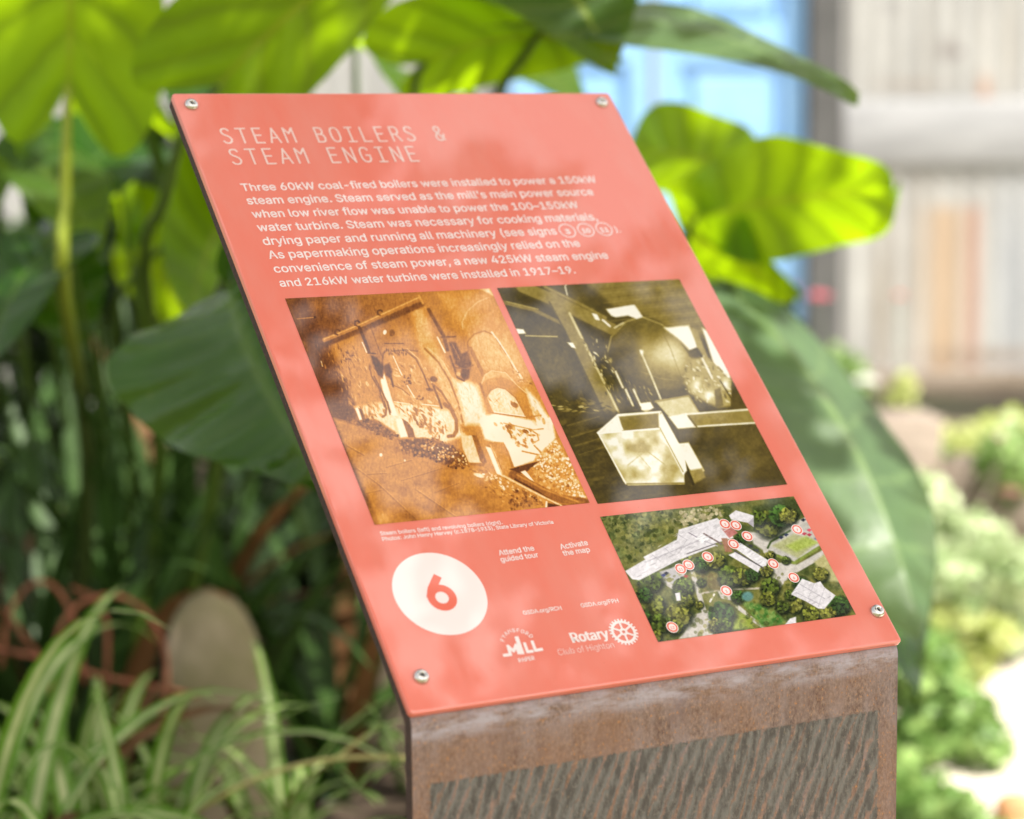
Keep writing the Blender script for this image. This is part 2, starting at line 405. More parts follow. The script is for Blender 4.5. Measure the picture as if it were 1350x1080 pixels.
for xs_, zs_, ws_, hs_, cs_ in ((1340, 380, 0.09, 0.55, (0.25, 0.27, 0.30)), (1165, 420, 0.035, 0.35, (0.22, 0.19, 0.15)), (1212, 360, 0.02, 0.45, (0.24, 0.20, 0.155)), (1225, 40, 0.012, 0.3, (0.24, 0.23, 0.21)), (1330, 60, 0.02, 0.3, (0.26, 0.24, 0.21)), (1300, 470, 0.3, 0.03, (0.22, 0.17, 0.13)), (1298, 118, 0.025, 0.05, (0.34, 0.17, 0.09)), (1247, 66, 0.035, 0.045, (0.17, 0.15, 0.14)), (1262, 70, 0.02, 0.02, (0.12, 0.10, 0.10)), (1172, 8, 0.03, 0.03, (0.2, 0.2, 0.2)), (1200, 112, 0.14, 0.02, (0.26, 0.23, 0.20))):
    dx_ = Mt.math('DIVIDE', Mt.math('SUBTRACT', sx.outputs[0], wx(xs_)-wx(1112)), ws_); dz_ = Mt.math('DIVIDE', Mt.math('SUBTRACT', sx.outputs[2], wz(zs_)), hs_)
    gg = Mt.math('POWER', 2.718, Mt.math('MULTIPLY', Mt.math('ADD', Mt.math('MULTIPLY', dx_, dx_), Mt.math('MULTIPLY', dz_, dz_)), -1.0))
    tin = Mt.mix(Mt.math('MULTIPLY', gg, 0.8), tin, cs_)
Mt.base(tin); Mt.bump(g3, 0.2, 0.01)
mat_tin = Mt.m
def corrugated(x0, x1, z0, z1, y, amp=0.0075, pitch=0.085):
    n = int((x1-x0)/pitch*8); V = []; Fc = []
    nz_ = 6
    for j in range(nz_+1):
        z = z0+(z1-z0)*j/nz_
        for i in range(n+1):
            x = x0+(x1-x0)*i/n
            V.append((x, y + amp*math.sin(2*math.pi*x/pitch), z))
    for j in range(nz_):
        for i in range(n):
            a = j*(n+1)+i; Fc.append((a, a+1, a+n+2, a+n+1))
    me = mesh("cladding", V, Fc); return me
wall_r = empty("corrugated_wall", (wx(1112), WY, 0), "pale corrugated iron wall with rust streaks right of the blue doors", "wall")
def wall_part(name, me, mat, parent):
    for v in me.vertices: v.co = v.co - parent.location
    return link(name, me, mat, parent)
XR = wx(1112)
zb, zt = wz(488), 3.2
part = wall_part("lower_sheet", corrugated(XR, XR+4.2, zb, wz(212), WY), mat_tin, wall_r)
part.data.transform(Matrix.Identity(4))
wall_part("upper_sheet", corrugated(XR, XR+4.2, wz(140), zt, WY), mat_tin, wall_r)
Mpl = Mat("painted_board").set(Roughness=0.7)
Mpl.base(Mpl.ramp(Mpl.noise(Mpl.coord("Object", (3, 1, 14)), 1.0, 4), [(0.3, (0.27, 0.275, 0.285)), (0.7, (0.38, 0.385, 0.395))]))
bm = bmesh.new(); bm_box(bm, XR, XR+4.2, WY-0.026, WY-0.012, wz(218), wz(132))
wall_part("rail_board", bm_mesh(bm, "rail_board", 0.005), Mpl.m, wall_r)
Msl = Mat("old_timber").set(Roughness=0.9)
Msl.base(Msl.ramp(Msl.noise(Msl.coord("Object", (2, 20, 20)), 1.0, 5, 0.7), [(0.3, (0.10, 0.075, 0.055)), (0.7, (0.30, 0.25, 0.20))]))
mat_timber = Msl.m
bm = bmesh.new(); bm_box(bm, XR, XR+4.2, WY-0.06, WY+0.04, wz(520), zb-0.003)
wall_part("sill_beam", bm_mesh(bm, "sill_beam", 0.008), mat_timber, wall_r)

XDL = wx(655)
wall_l = empty("corrugated_wall", (XDL, WY, 0), "pale corrugated iron wall glimpsed between the big leaves at left", "wall")
wall_part("cladding_sheet", corrugated(XDL-5.0, XDL-0.12, 0.0, 3.2, WY), mat_tin, wall_l)

# blue doors
Mdr = Mat("blue_paint").set(Roughness=0.45)
nb = Mdr.noise(Mdr.coord("Object", (3, 1, 2)), 2.0, 4)
Mdr.base(Mdr.ramp(nb, [(0.3, (0.21, 0.42, 0.72)), (0.7, (0.28, 0.50, 0.80))]))
mat_blue = Mdr.m
Mgr = Mat("grey_paint").set(Roughness=0.7)
Mgr.base(Mgr.ramp(Mgr.noise(Mgr.coord("Object"), 6.0, 4), [(0.3, (0.06, 0.06, 0.06)), (0.7, (0.09, 0.09, 0.088))]))
mat_jamb = Mgr.m
frame_y = WY+0.03
door = empty("double_door", (wx(865), frame_y, 0), "light blue panelled double door in a dark grey frame", "door")
def box_part(name, dims, mat, parent, bevel=0.006):
    bm = bmesh.new()
    for d in dims: bm_box(bm, *d)
    me = bm_mesh(bm, name, bevel)
    for v in me.vertices: v.co = v.co - parent.matrix_basis.translation if parent.parent is None else v.co - parent.parent.location
    return link(name, me, mat, parent, smooth=False)
def door_leaf(x0, x1):
    z0, z1 = 0.05, 2.25
    st = 0.10
    zm = [z0+0.20, wz(330), wz(300), wz(110), wz(82), wz(28), wz(5), z1-0.08]
    leaf = box_part("door_leaf", [(x0, x1, frame_y+0.006, frame_y+0.03, z0, z1)], mat_blue, door)
    rails = [(x0, x0+st, frame_y-0.022, frame_y+0.004, z0, z1), (x1-st, x1, frame_y-0.022, frame_y+0.004, z0, z1)]
    for a, b in ((z0, z0+0.20), (wz(372), wz(345)), (wz(82), wz(28)), (z1-0.12, z1)):
        rails.append((x0+st+0.002, x1-st-0.002, frame_y-0.022, frame_y+0.004, a, b))
    box_part("stile_and_rail", rails, mat_blue, leaf)
    pans = []
    for a, b in ((z0+0.20, wz(372)), (wz(345), wz(82)), (wz(28), z1-0.12)):
        pans.append((x0+st+0.05, x1-st-0.05, frame_y-0.012, frame_y+0.004, a+0.045, b-0.045))
    box_part("raised_panel", pans, mat_blue, leaf, 0.010)
    return leaf
xa, xb, xc = wx(672), wx(862), wx(1064)
door_leaf(xa, xb-0.004)
lf = door_leaf(xb+0.012, xc)
box_part("meeting_strip", [(xb-0.010, xb+0.016, frame_y-0.034, frame_y-0.024, 0.05, 2.25)], Mat("strip_paint").set(Base_Color=(0.30, 0.34, 0.40), Roughness=0.6).m, lf, 0.002)
box_part("door_frame", [(xc+0.004, wx(1110), frame_y-0.09, frame_y+0.05, 0.0, 2.30), (wx(640), xa-0.004, frame_y-0.09, frame_y+0.05, 0.0, 2.30), (wx(640), wx(1110), frame_y-0.09, frame_y+0.05, 2.302, 2.42)], mat_jamb, door)

# ================================================================== INFORMATION SIGN
W_, H_ = 0.40, 0.5773
D_TL = 1.7525
PA = Vector((0.87728, -0.06835, 0.47508)).normalized()    # along the panel's width (camera axes)
PB = Vector((0.34908, 0.77020, -0.53379)); PB = (PB - PA*PB.dot(PA)).normalized()
aw, bw = CAM2W @ PA, CAM2W @ PB
aw.z = 0; aw.normalize(); bw = (bw - aw*bw.dot(aw)).normalized()
nw = aw.cross(-bw)                                         # out of the face
TLw = P(226, 123, D_TL)
fwd = Vector((aw.y, -aw.x, 0))                             # level, towards the reader
if fwd.dot(CAM - TLw) < 0: fwd = -fwd
BLw = TLw + bw*H_
def uv_of(px, py):
    """point printed at a photo position, in the panel's own axes (x right, y up, origin at the top left corner)"""
    r = ray(px, py); t = (TLw - CAM).dot(nw) / r.dot(nw); q = CAM + r*t - TLw
    return Vector((q.dot(aw), -q.dot(bw)))
sign = empty("information_sign", (BLw.x + aw.x*0.2, BLw.y + aw.y*0.2, 0.0),
             "coral red information sign on a folded rusty steel post, sloping towards the reader", "sign")
MS = Matrix((aw, -bw, nw)).transposed().to_4x4()
def sign_matrix(o, origin):
    mm = MS.copy(); mm.translation = Vector(origin) - sign.location
    o.matrix_basis = mm

# panel: one rounded, chamfered sheet
TH = 0.0046
def rounded_rect(w, h, r, n=5):
    pts = []
    for cx, cy, a0 in ((w-r, -r, 0), (r, -r, 90), (r, -h+r, 180), (w-r, -h+r, 270)):
        for k in range(n+1):
            a = math.radians(a0 + 90*k/n); pts.append((cx+r*math.cos(a), cy+r*math.sin(a)))
    return pts
def slab(name, w, h, r, th, ch):
    rings = []
    for inset, z in ((0, -th), (0, -ch*0.6), (ch*0.35, -ch*0.12), (ch, 0.0)):
        ring = []
        for x, y in rounded_rect(w-2*inset, h-2*inset, max(0.0005, r-inset)):
            ring.append((x+inset, y-inset, z))
        rings.append(ring)
    n = len(rings[0]); V = [v for rg in rings for v in rg]; Fc = []
    for k in range(3):
        for i in range(n):
            j = (i+1) % n; Fc.append((k*n+i, k*n+j, (k+1)*n+j, (k+1)*n+i))
    Fc.append(tuple(range(3*n, 4*n))); Fc.append(tuple(range(n))[::-1])
    return mesh(name, V, Fc)
panel = link("panel", slab("panel", W_, H_, 0.003, TH, 0.0016), mat_panel, sign, smooth=False)
sign_matrix(panel, TLw)

# post: an 8 mm plate folded over at the top of the front
def post_mesh():
    R, T = 0.014, 0.008
    x0, x1 = 0.0005, 0.3980
    s0 = TLw - nw*TH                        # top of the plate's upper face
    pb = BLw - nw*TH
    prof = []                               # (point, distance) along the outer face
    prof.append(s0 + bw*0.0015); prof.append(pb - bw*0.05); prof.append(pb - bw*0.004)
    st = pb - bw*0.004
    ctr = st - nw*R
    a0 = math.atan2(nw.z, nw.dot(fwd))
    for k in range(1, 9):
        a = a0*(1-k/8)
        prof.append(ctr + fwd*(R*math.cos(a)) + Vector((0, 0, 1))*(R*math.sin(a)))
    zfold = prof[-1].z
    for z in (zfold-0.02, 0.6, 0.4, 0.2, -0.08):
        q = prof[-1].copy(); q.z = z; prof.append(q)
    n = len(prof); inner = []
    for i, p in enumerate(prof):
        t = (prof[min(i+1, n-1)] - prof[max(i-1, 0)]).normalized()
        nn = aw.cross(-t).normalized()
        inner.append(p - nn*T)
    V, Fc, UV = [], [], []
    dist = [0.0]
    for i in range(1, n): dist.append(dist[-1] + (prof[i]-prof[i-1]).length)
    dz = dist[2]
    ins = 0.0008
    for i in range(n):
        for x, p in ((x0+ins, prof[i]), (x1-ins, prof[i]), (x1, prof[i]+(inner[i]-prof[i])*0.1), (x1, inner[i]), (x0, inner[i]), (x0, prof[i]+(inner[i]-prof[i])*0.1)):
            V.append(p + aw*x); UV.append((x, dist[i]-dz))
    for i in range(n-1):
        for k in range(6):
            a, b = i*6+k, i*6+(k+1) % 6
            Fc.append((a, b, b+6, a+6))
    Fc.append((0, 5, 4, 3, 2, 1)); e = (n-1)*6; Fc.append((e, e+1, e+2, e+3, e+4, e+5))
    me = mesh("post", [v - sign.location for v in V], Fc, UV)
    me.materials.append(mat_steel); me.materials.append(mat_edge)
    for p in me.polygons:
        k = p.index % 6
        if p.index < (n-1)*6 and k in (1, 2, 4, 5): p.material_index = 1
    bm = bmesh.new(); bm.from_mesh(me); bmesh.ops.recalc_face_normals(bm, faces=bm.faces[:]); bm.to_mesh(me); bm.free()
    return me
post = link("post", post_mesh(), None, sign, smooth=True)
mod = post.modifiers.new("edge", 'EDGE_SPLIT'); mod.split_angle = math.radians(35)

# bolts
def bolt_mesh():
    prof = [(0.0016, 0.0016), (0.0018, 0.0036), (0.0028, 0.0038), (0.0040, 0.0033), (0.0050, 0.0022), (0.0056, 0.0008), (0.0057, 0.0)]
    V, Fc = [], []; n = 24
    for ri, (r, z) in enumerate(prof):
        for k in range(n):
            a = 2*math.pi*k/n
            rr = r
            if ri < 2:
                rr = r*0.93/max(math.cos(((a + math.pi/6) % (math.pi/3)) - math.pi/6), 0.5)
            V.append((rr*math.cos(a), rr*math.sin(a), z))
    for i in range(len(prof)-1):
        for k in range(n):
            j = (k+1) % n; Fc.append((i*n+j, i*n+k, (i+1)*n+k, (i+1)*n+j))
    return mesh("bolt", V, Fc)
bolt_me = bolt_mesh()
sock_me = mesh("socket", [(0.0018*math.cos(math.radians(60*k)), 0.0018*math.sin(math.radians(60*k)), 0.0017) for k in range(6)], [tuple(range(6))])
for px, py in ((252, 139), (793, 136), (555, 893), (1156, 807)):
    q = uv_of(px, py)
    b = link("bolt", bolt_me, mat_bolt, sign); sign_matrix(b, TLw + aw*q.x - bw*q.y + nw*0.0003)
    s = link("socket", sock_me, mat_socket, b, smooth=False)

# lettering -----------------------------------------------------------------
Z_INK = 0.00012
GLYPHS = {      # outlines: advance, then groups of contours (outer and its holes)
 '&': (448, ['197,-7 150,-2 110,12 78,34 54,62 39,96 34,133 37,163 47,189 63,213 85,235 111,256 140,279 216,335 226,343 237,352 246,363 255,375 260,389 262,405 258,427 245,445 226,457 201,461 184,459 168,453 155,444 145,431 139,416 137,399 139,380 145,363 155,346 169,327 185,307 204,284 438,0 364,0 171,231 144,264 121,293 102,319 87,344 78,370 75,398 79,430 91,458 109,481 134,499 165,510 200,513 235,510 266,499 290,482 308,459 320,433 324,404 322,382 315,362 305,342 291,325 275,308 256,293 154,217 128,195 110,174 100,154 97,131 100,108 109,87 124,70 143,57 166,49 193,46 223,50 251,59 278,75 301,95 321,121 336,151 346,186 349,224 408,224 405,180 397,144 385,115 371,92 357,75 345,62 333,47 305,23 271,7 234,-3']),
 "'": (206, ['78,318 70,509 136,509 128,318']),
 '(': (273, ['89,207 92,264 101,324 114,384 132,441 153,494 177,539 236,539 212,485 191,428 174,370 161,313 154,258 151,207 154,161 160,115 172,67 188,16 209,-38 236,-96 177,-96 139,-21 111,55 95,131']),
 ')': (273, ['37,-96 64,-37 86,18 102,69 113,116 120,162 122,207 119,258 112,313 99,370 82,428 62,485 37,539 97,539 121,494 142,441 159,384 173,323 181,264 184,207 178,130 161,53 134,-22 97,-96']),
 ',': (188, ['38,-119 68,71 137,71 84,-119']),
 '-': (453, ['337,244 337,188 114,188 114,244']),
 '.': (188, ['95,-4 78,-1 63,9 53,24 50,41 53,59 63,73 78,83 95,87 113,83 128,73 138,59 141,41 138,24 128,9 113,-1']),
 '/': (249, ['235,533 71,-76 14,-76 178,533']),
 '0': (453, ['227,-7 174,1 130,24 95,62 69,113 53,178 48,254 53,330 69,395 95,447 130,484 174,508 227,516 279,508 323,484 358,447 384,395 400,330 405,254 400,178 384,113 359,62 323,24 279,1|227,50 261,56 290,74 313,103 330,144 340,194 344,254 340,314 330,365 313,405 290,435 261,453 227,460 192,453 163,435 140,405 123,365 113,314 109,254 113,194 123,144 140,103 163,74 192,56']),
 '1': (453, ['76,0 76,55 391,55 391,0', '276,509 276,0 212,0 212,448 86,358 86,427 198,509']),
 '2': (453, ['64,0 64,47 234,229 261,257 282,282 299,305 311,327 318,348 320,371 317,397 308,419 293,436 273,449 250,457 224,460 196,457 172,447 153,433 139,413 130,390 127,362 66,362 71,405 86,442 111,473 143,496 182,511 225,516 268,511 306,497 337,474 361,445 376,411 381,372 378,345 371,318 357,290 336,259 306,223 267,180 153,60 389,57 389,0']),
 '3': (453, ['218,-7 173,-3 133,10 98,30 70,57 52,91 44,132 109,132 115,107 126,87 144,71 165,59 191,52 219,50 248,53 275,61 297,74 315,93 325,116 329,145 326,172 316,196 299,217 275,234 242,244 201,248 157,248 157,299 288,448 70,452 70,509 372,509 372,461 211,278 211,289 264,288 308,276 344,253 371,222 387,186 393,145 387,103 370,66 344,36 309,12 266,-2']),
 '4': (453, ['40,105 40,158 247,509 311,509 109,166 413,163 413,105', '282,0 282,121 282,146 282,318 343,318 343,0']),
 '5': (453, ['221,-7 178,-2 140,11 108,32 83,60 66,93 60,130 122,130 127,108 138,89 154,73 173,60 196,52 221,50 250,53 276,64 298,82 314,104 324,131 328,162 324,193 314,221 297,244 275,262 248,273 218,277 192,275 167,268 145,258 128,246 67,253 96,509 366,509 366,452 151,452 134,301 155,315 178,325 203,331 229,334 263,330 294,321 321,306 345,285 364,260 379,231 388,199 391,163 385,117 369,76 343,41 309,15 268,-1']),
 '6': (453, ['226,-7 182,-1 142,15 109,40 84,74 69,115 64,162 68,199 80,239 102,285 137,340 252,509 322,509 151,261 154,275 165,288 179,299 196,307 214,312 235,314 278,309 316,295 346,271 370,240 384,201 389,157 384,112 368,73 343,39 310,14 271,-2|226,48 254,52 279,63 299,79 314,101 324,128 327,157 324,187 314,213 299,235 279,251 254,262 226,265 198,262 174,252 153,235 138,214 128,188 125,158 128,128 138,102 153,79 174,63 198,52']),
 '7': (453, ['97,0 323,448 62,452 62,509 391,509 391,449 165,0']),
 '8': (453, ['226,-7 178,-2 136,11 101,33 74,62 57,96 52,135 55,166 65,195 81,220 101,241 125,256 153,265 119,282 93,308 76,342 70,380 75,417 90,450 114,477 146,498 184,511 226,516 269,511 306,498 337,477 361,450 377,417 382,380 376,342 359,308 333,282 300,267 327,256 351,241 372,220 387,195 397,166 401,135 395,96 378,62 352,33 317,11 275,-2|226,49 258,52 285,60 307,74 323,91 333,113 337,139 333,165 322,189 305,208 283,223 256,232 226,235 196,232 169,223 147,208 130,189 119,165 115,139 119,113 129,91 145,74 167,60 195,52|226,290 252,292 274,300 293,313 307,330 316,351 319,376 316,399 308,420 294,437 275,449 252,457 226,460 200,457 177,449 159,437 145,420 136,399 133,376 136,351 145,330 159,313 178,300 201,292']),
 '9': (453, ['226,516 271,510 310,494 343,468 368,434 384,393 389,347 385,309 373,270 350,224 315,168 200,0 130,0 301,248 299,234 287,221 273,210 257,202 238,196 218,195 175,199 137,214 106,237 83,269 68,307 64,352 69,397 85,436 110,469 143,494 182,510|226,460 199,457 174,446 154,429 138,407 129,381 125,352 129,322 138,295 154,274 174,257 199,247 226,243 254,247 279,257 299,273 314,295 324,321 327,350 324,381 314,407 299,429 279,446 254,457']),
 ':': (188, ['95,-4 78,-1 63,9 53,24 50,41 53,59 63,73 78,83 95,87 113,83 128,73 138,59 141,41 138,24 128,9 113,-1', '95,271 78,274 63,284 53,299 50,316 53,334 63,349 78,359 95,362 113,359 128,349 138,334 141,316 138,299 128,284 113,274']),
 'A': (480, ['16,0 201,509 276,509 463,0 395,0 287,302 276,334 264,372 250,420 232,478 245,478 228,419 213,371 201,333 191,302 85,0|110,142 110,199 370,199 370,142']),
 'B': (456, ['60,0 60,509 241,509 289,504 329,491 359,469 381,442 394,410 398,374 395,344 387,320 373,301 356,286 336,275 315,267 339,257 363,245 385,227 402,203 414,173 418,136 413,100 400,67 377,39 344,18 301,4 247,0|125,57 245,57 296,63 330,80 349,105 355,137 352,161 342,184 327,203 306,218 279,228 248,231 125,231|125,285 238,285 265,288 288,296 308,309 323,326 333,348 336,372 330,403 313,429 283,446 240,452 125,452']),
 'C': (510, ['267,-7 205,1 150,25 104,63 70,115 48,179 40,254 48,329 70,393 104,445 150,484 205,508 267,516 305,513 340,504 373,490 402,471 427,447 448,418 463,385 473,348 408,348 401,373 389,395 375,413 357,428 337,440 315,449 292,454 267,456 223,450 184,432 150,403 125,364 109,314 103,254 109,194 125,145 151,105 184,76 223,59 267,53 292,55 315,60 337,69 357,81 375,96 389,114 401,136 408,160 473,160 463,124 448,91 428,62 402,38 373,19 341,5 305,-4']),
 'D': (502, ['219,0 96,0 96,57 215,57 272,63 318,81 354,110 379,149 394,198 399,255 394,312 379,361 354,399 320,428 275,446 221,452 93,452 93,509 225,509 294,501 353,478 399,441 433,391 455,329 462,255 455,181 433,119 398,68 351,31 291,8', '125,509 125,0 60,0 60,509']),
 'E': (419, ['60,0 60,509 372,509 372,452 125,452 125,286 355,286 355,229 125,229 125,57 375,57 375,0']),
 'F': (410, ['60,0 60,509 369,509 369,452 125,452 125,278 346,278 346,221 125,221 125,0']),
 'G': (520, ['269,-7 205,1 149,25 104,64 69,116 47,179 40,254 47,329 69,393 103,445 149,484 203,508 265,516 304,513 340,504 374,489 403,469 429,445 449,416 465,384 474,349 408,349 399,372 387,393 373,411 356,427 337,439 315,448 291,454 265,456 222,450 183,432 150,404 125,364 109,314 103,254 109,194 125,145 151,105 184,76 224,59 269,53 309,57 345,71 374,93 396,123 410,160 415,202 434,199 283,199 283,256 478,256 478,200 471,141 451,91 419,50 377,19 326,0']),
 'H': (517, ['60,0 60,509 125,509 125,289 392,289 392,509 457,509 457,0 392,0 392,232 125,232 125,0']),
 'I': (300, ['31,0 31,57 118,57 118,452 31,452 31,509 269,509 269,452 183,452 183,57 269,57 269,0']),
 'J': (396, ['185,-7 124,3 75,33 44,81 33,145 33,173 98,173 98,145 104,104 122,74 149,56 185,50 220,56 248,74 266,104 272,145 272,509 336,509 336,145 326,81 294,33 246,3']),
 'L': (393, ['60,0 60,509 125,509 125,57 361,57 361,0']),
 'M': (628, ['60,0 60,509 152,509 277,187 282,174 287,159 293,141 299,123 305,103 311,84 317,65 322,49 307,49 312,65 318,83 324,102 330,121 336,140 342,158 348,174 352,187 476,509 568,509 568,0 504,0 504,291 504,308 504,327 505,347 505,369 506,391 506,413 507,435 507,457 505,433 498,409 490,386 482,363 474,341 467,322 461,305 456,291 342,0 286,0 170,291 165,304 159,321 152,340 145,361 137,384 129,408 121,432 112,457 119,457 119,437 120,416 120,394 121,372 121,350 122,328 122,309 122,291 122,0']),
 'N': (523, ['60,0 60,509 136,509 343,183 352,169 363,151 375,130 388,107 401,82 414,55 405,54 402,81 401,108 400,134 399,157 399,178 399,195 399,509 463,509 463,0 387,0 202,290 190,310 177,331 164,354 148,381 130,413 108,452 119,454 121,417 122,384 123,354 124,328 125,307 125,291 125,0']),
 'O': (533, ['267,-7 205,1 150,25 105,63 70,115 48,179 40,254 48,329 70,393 105,445 150,484 205,508 267,516 329,508 384,484 429,445 464,393 486,329 493,254 486,179 464,115 429,63 384,25 329,1|267,53 310,59 349,76 383,105 408,144 425,194 430,254 425,314 408,365 383,404 349,433 310,450 267,456 223,450 184,433 151,404 125,364 109,314 103,254 109,194 125,144 151,105 184,76 223,59']),
 'P': (445, ['60,0 60,509 235,509 289,503 332,487 366,462 390,430 404,391 409,348 404,304 390,265 366,233 332,207 289,191 235,186 109,186 109,242 233,242 269,246 297,256 318,272 333,294 342,319 344,348 342,376 333,402 318,423 297,439 268,449 232,452 125,452 125,0']),
 'R': (449, ['60,0 60,509 236,509 290,504 333,489 367,465 390,433 405,395 409,352 405,309 390,271 367,240 333,217 289,203 236,198 96,198 96,255 234,255 269,258 298,267 319,281 334,300 342,324 345,352 342,380 334,405 319,425 298,440 269,449 233,452 125,452 125,0', '353,0 230,229 303,229 428,0']),
 'S': (447, ['224,-9 172,-4 128,9 91,31 64,60 46,96 38,137 104,137 110,110 123,88 142,71 166,59 194,52 224,49 257,52 286,60 311,74 329,92 341,114 346,139 342,161 332,179 316,193 296,205 272,214 245,222 184,239 128,260 86,289 60,326 52,372 58,413 75,448 102,476 138,498 180,511 227,516 275,511 316,498 351,476 377,449 394,415 401,378 337,378 326,412 302,437 267,453 225,459 194,456 167,448 145,435 129,418 118,398 115,376 119,352 131,334 148,319 169,308 191,300 212,293 264,279 287,272 312,264 336,252 359,238 379,220 395,198 405,171 408,139 403,99 386,64 360,34 323,11 278,-4']),
 'T': (449, ['32,452 32,509 417,509 417,452 257,452 257,0 193,0 193,452']),
 'U': (517, ['259,-8 203,-2 154,15 114,43 85,80 66,124 60,173 60,509 124,509 124,178 128,144 141,113 160,87 187,68 220,56 259,52 298,56 331,68 357,87 377,113 389,144 393,178 393,509 457,509 457,173 451,124 433,80 403,43 363,15 315,-2']),
 'V': (480, ['204,0 16,509 84,509 192,206 203,176 215,137 230,89 248,31 235,31 252,90 267,138 279,176 290,206 395,509 463,509 278,0']),
 'W': (686, ['155,0 16,509 82,509 163,196 170,171 175,145 181,120 187,94 192,67 197,40 189,40 194,67 200,94 205,120 211,145 218,171 224,196 306,509 380,509 462,196 468,171 474,145 480,120 486,94 492,67 497,40 488,40 493,67 499,94 504,120 510,145 517,171 523,196 603,509 670,509 530,0 455,0 368,323 359,356 351,391 344,431 336,475 350,475 342,433 335,395 327,359 318,323 230,0']),
 'Y': (472, ['203,0 203,208 16,509 91,509 192,344 208,318 222,292 236,264 250,230 224,230 237,265 251,293 265,318 280,344 381,509 455,509 268,208 268,0']),
 '_': (319, ['319,0 319,-56 0,-56 0,0']),
 'a': (389, ['160,-9 126,-5 94,5 68,22 48,45 35,73 30,108 34,138 43,161 58,179 78,193 100,203 125,211 152,216 178,220 209,224 234,227 252,230 265,235 273,243 276,255 273,279 267,297 256,311 240,322 220,329 196,331 171,329 149,322 132,313 118,301 107,288 100,274 41,291 57,322 79,346 104,364 133,375 163,382 194,384 215,383 239,379 263,372 286,360 306,343 322,320 333,290 337,251 337,0 277,0 277,52 264,38 252,25 236,12 215,1 190,-6|170,45 202,49 228,59 248,74 263,93 272,115 276,138 276,190 270,186 259,182 246,179 231,176 216,173 200,171 186,169 175,168 154,164 134,159 117,150 103,139 95,124 92,105 94,87 102,72 114,61 130,52 149,47']),
 'b': (424, ['229,-8 198,-5 172,4 153,17 138,31 127,46 118,59 112,0 53,0 53,509 114,509 114,319 127,331 137,346 152,360 171,373 197,381 229,384 274,378 313,361 345,332 370,293 385,245 390,189 385,133 370,84 346,45 313,16 274,-2|220,47 253,51 279,66 301,88 316,117 325,151 328,189 325,227 316,261 301,290 280,311 253,325 220,330 188,325 161,312 140,291 125,263 116,229 113,189 116,150 125,115 140,86 162,65 188,51']),
 'c': (396, ['207,-8 159,-2 117,16 82,46 56,85 40,133 34,187 40,243 56,291 82,330 117,360 159,378 207,384 234,383 260,377 284,368 305,356 324,341 340,322 353,301 362,277 303,262 298,276 290,289 281,301 270,311 257,319 242,325 226,329 207,330 173,325 145,310 124,287 108,258 99,224 96,187 99,151 108,117 124,89 145,66 173,51 207,46 226,48 243,52 258,58 271,66 282,76 292,89 299,102 304,117 363,102 354,78 341,56 325,37 306,21 285,9 261,-1 235,-6']),
 'd': (424, ['195,-8 151,-2 111,16 79,45 55,84 39,133 34,189 39,245 55,293 79,332 112,361 151,378 196,384 228,381 253,373 272,360 287,346 298,331 306,319 311,509 372,509 372,0 313,0 313,59 298,46 287,31 272,17 252,4 227,-5|205,47 236,51 263,65 284,86 299,115 309,150 312,189 309,229 300,263 284,291 263,312 237,325 205,330 172,325 145,311 124,290 108,261 99,227 96,189 99,151 109,117 124,88 145,66 172,51']),
 'e': (404, ['212,-8 161,-2 117,16 82,46 56,85 40,132 34,187 39,242 55,290 81,329 115,359 157,378 205,384 236,382 266,374 294,361 319,341 341,315 357,282 368,242 371,194 371,169 75,169 75,221 338,221 310,202 307,237 298,269 283,294 263,314 237,326 205,330 173,326 146,313 125,294 109,270 99,241 96,211 96,178 100,139 110,106 128,80 151,61 179,50 212,46 234,48 254,53 271,61 285,73 297,88 306,105 365,91 353,63 335,39 311,19 283,4 249,-5']),
 'f': (254, ['228,379 228,327 6,327 6,379', '81,0 81,432 84,461 96,486 113,505 135,519 161,527 187,530 207,529 222,527 234,524 243,521 227,468 222,470 215,472 206,473 195,474 171,470 154,460 145,443 142,419 142,0']),
 'g': (425, ['207,-151 168,-148 134,-140 105,-127 82,-110 64,-91 51,-69 101,-41 110,-53 122,-66 136,-78 154,-88 178,-95 207,-97 249,-92 282,-75 304,-47 311,-6 311,68 298,56 287,41 272,28 252,16 227,8 195,5 152,10 113,27 80,53 55,90 39,136 34,191 39,246 55,293 80,332 112,361 152,378 196,384 228,382 253,373 273,360 288,346 299,331 308,319 313,379 372,379 372,-9 367,-54 350,-90 324,-117 291,-136 251,-147|205,59 237,63 264,75 285,95 300,121 309,154 312,193 309,231 300,264 285,291 264,312 237,325 205,330 172,325 145,312 124,290 109,262 99,229 96,193 99,155 109,123 124,96 145,76 172,63']),
 'h': (410, ['114,227 114,0 53,0 53,509 114,509 114,287 102,287 124,332 152,362 187,379 227,384 264,380 295,369 321,349 341,321 353,285 357,240 357,0 296,0 296,235 290,275 273,304 246,323 210,329 184,326 161,317 141,303 126,283 117,257']),
 'i': (167, ['53,0 53,379 114,379 114,0', '84,443 67,446 54,455 44,468 41,483 44,499 54,512 67,521 84,524 100,521 114,512 123,499 126,483 123,468 114,455 100,446']),
 'j': (167, ['53,379 114,379 114,-30 111,-63 102,-90 86,-113 65,-129 37,-139 4,-143 -10,-143 -10,-87 2,-87 25,-83 40,-72 50,-54 53,-29', '83,443 67,446 53,455 44,468 41,483 44,499 53,512 67,521 83,524 100,521 114,512 123,499 126,483 123,468 114,455 100,446']),
 'k': (381, ['110,137 110,212 121,212 284,379 360,379 184,199 177,199', '53,0 53,509 114,509 114,0', '294,0 148,186 191,229 372,0']),
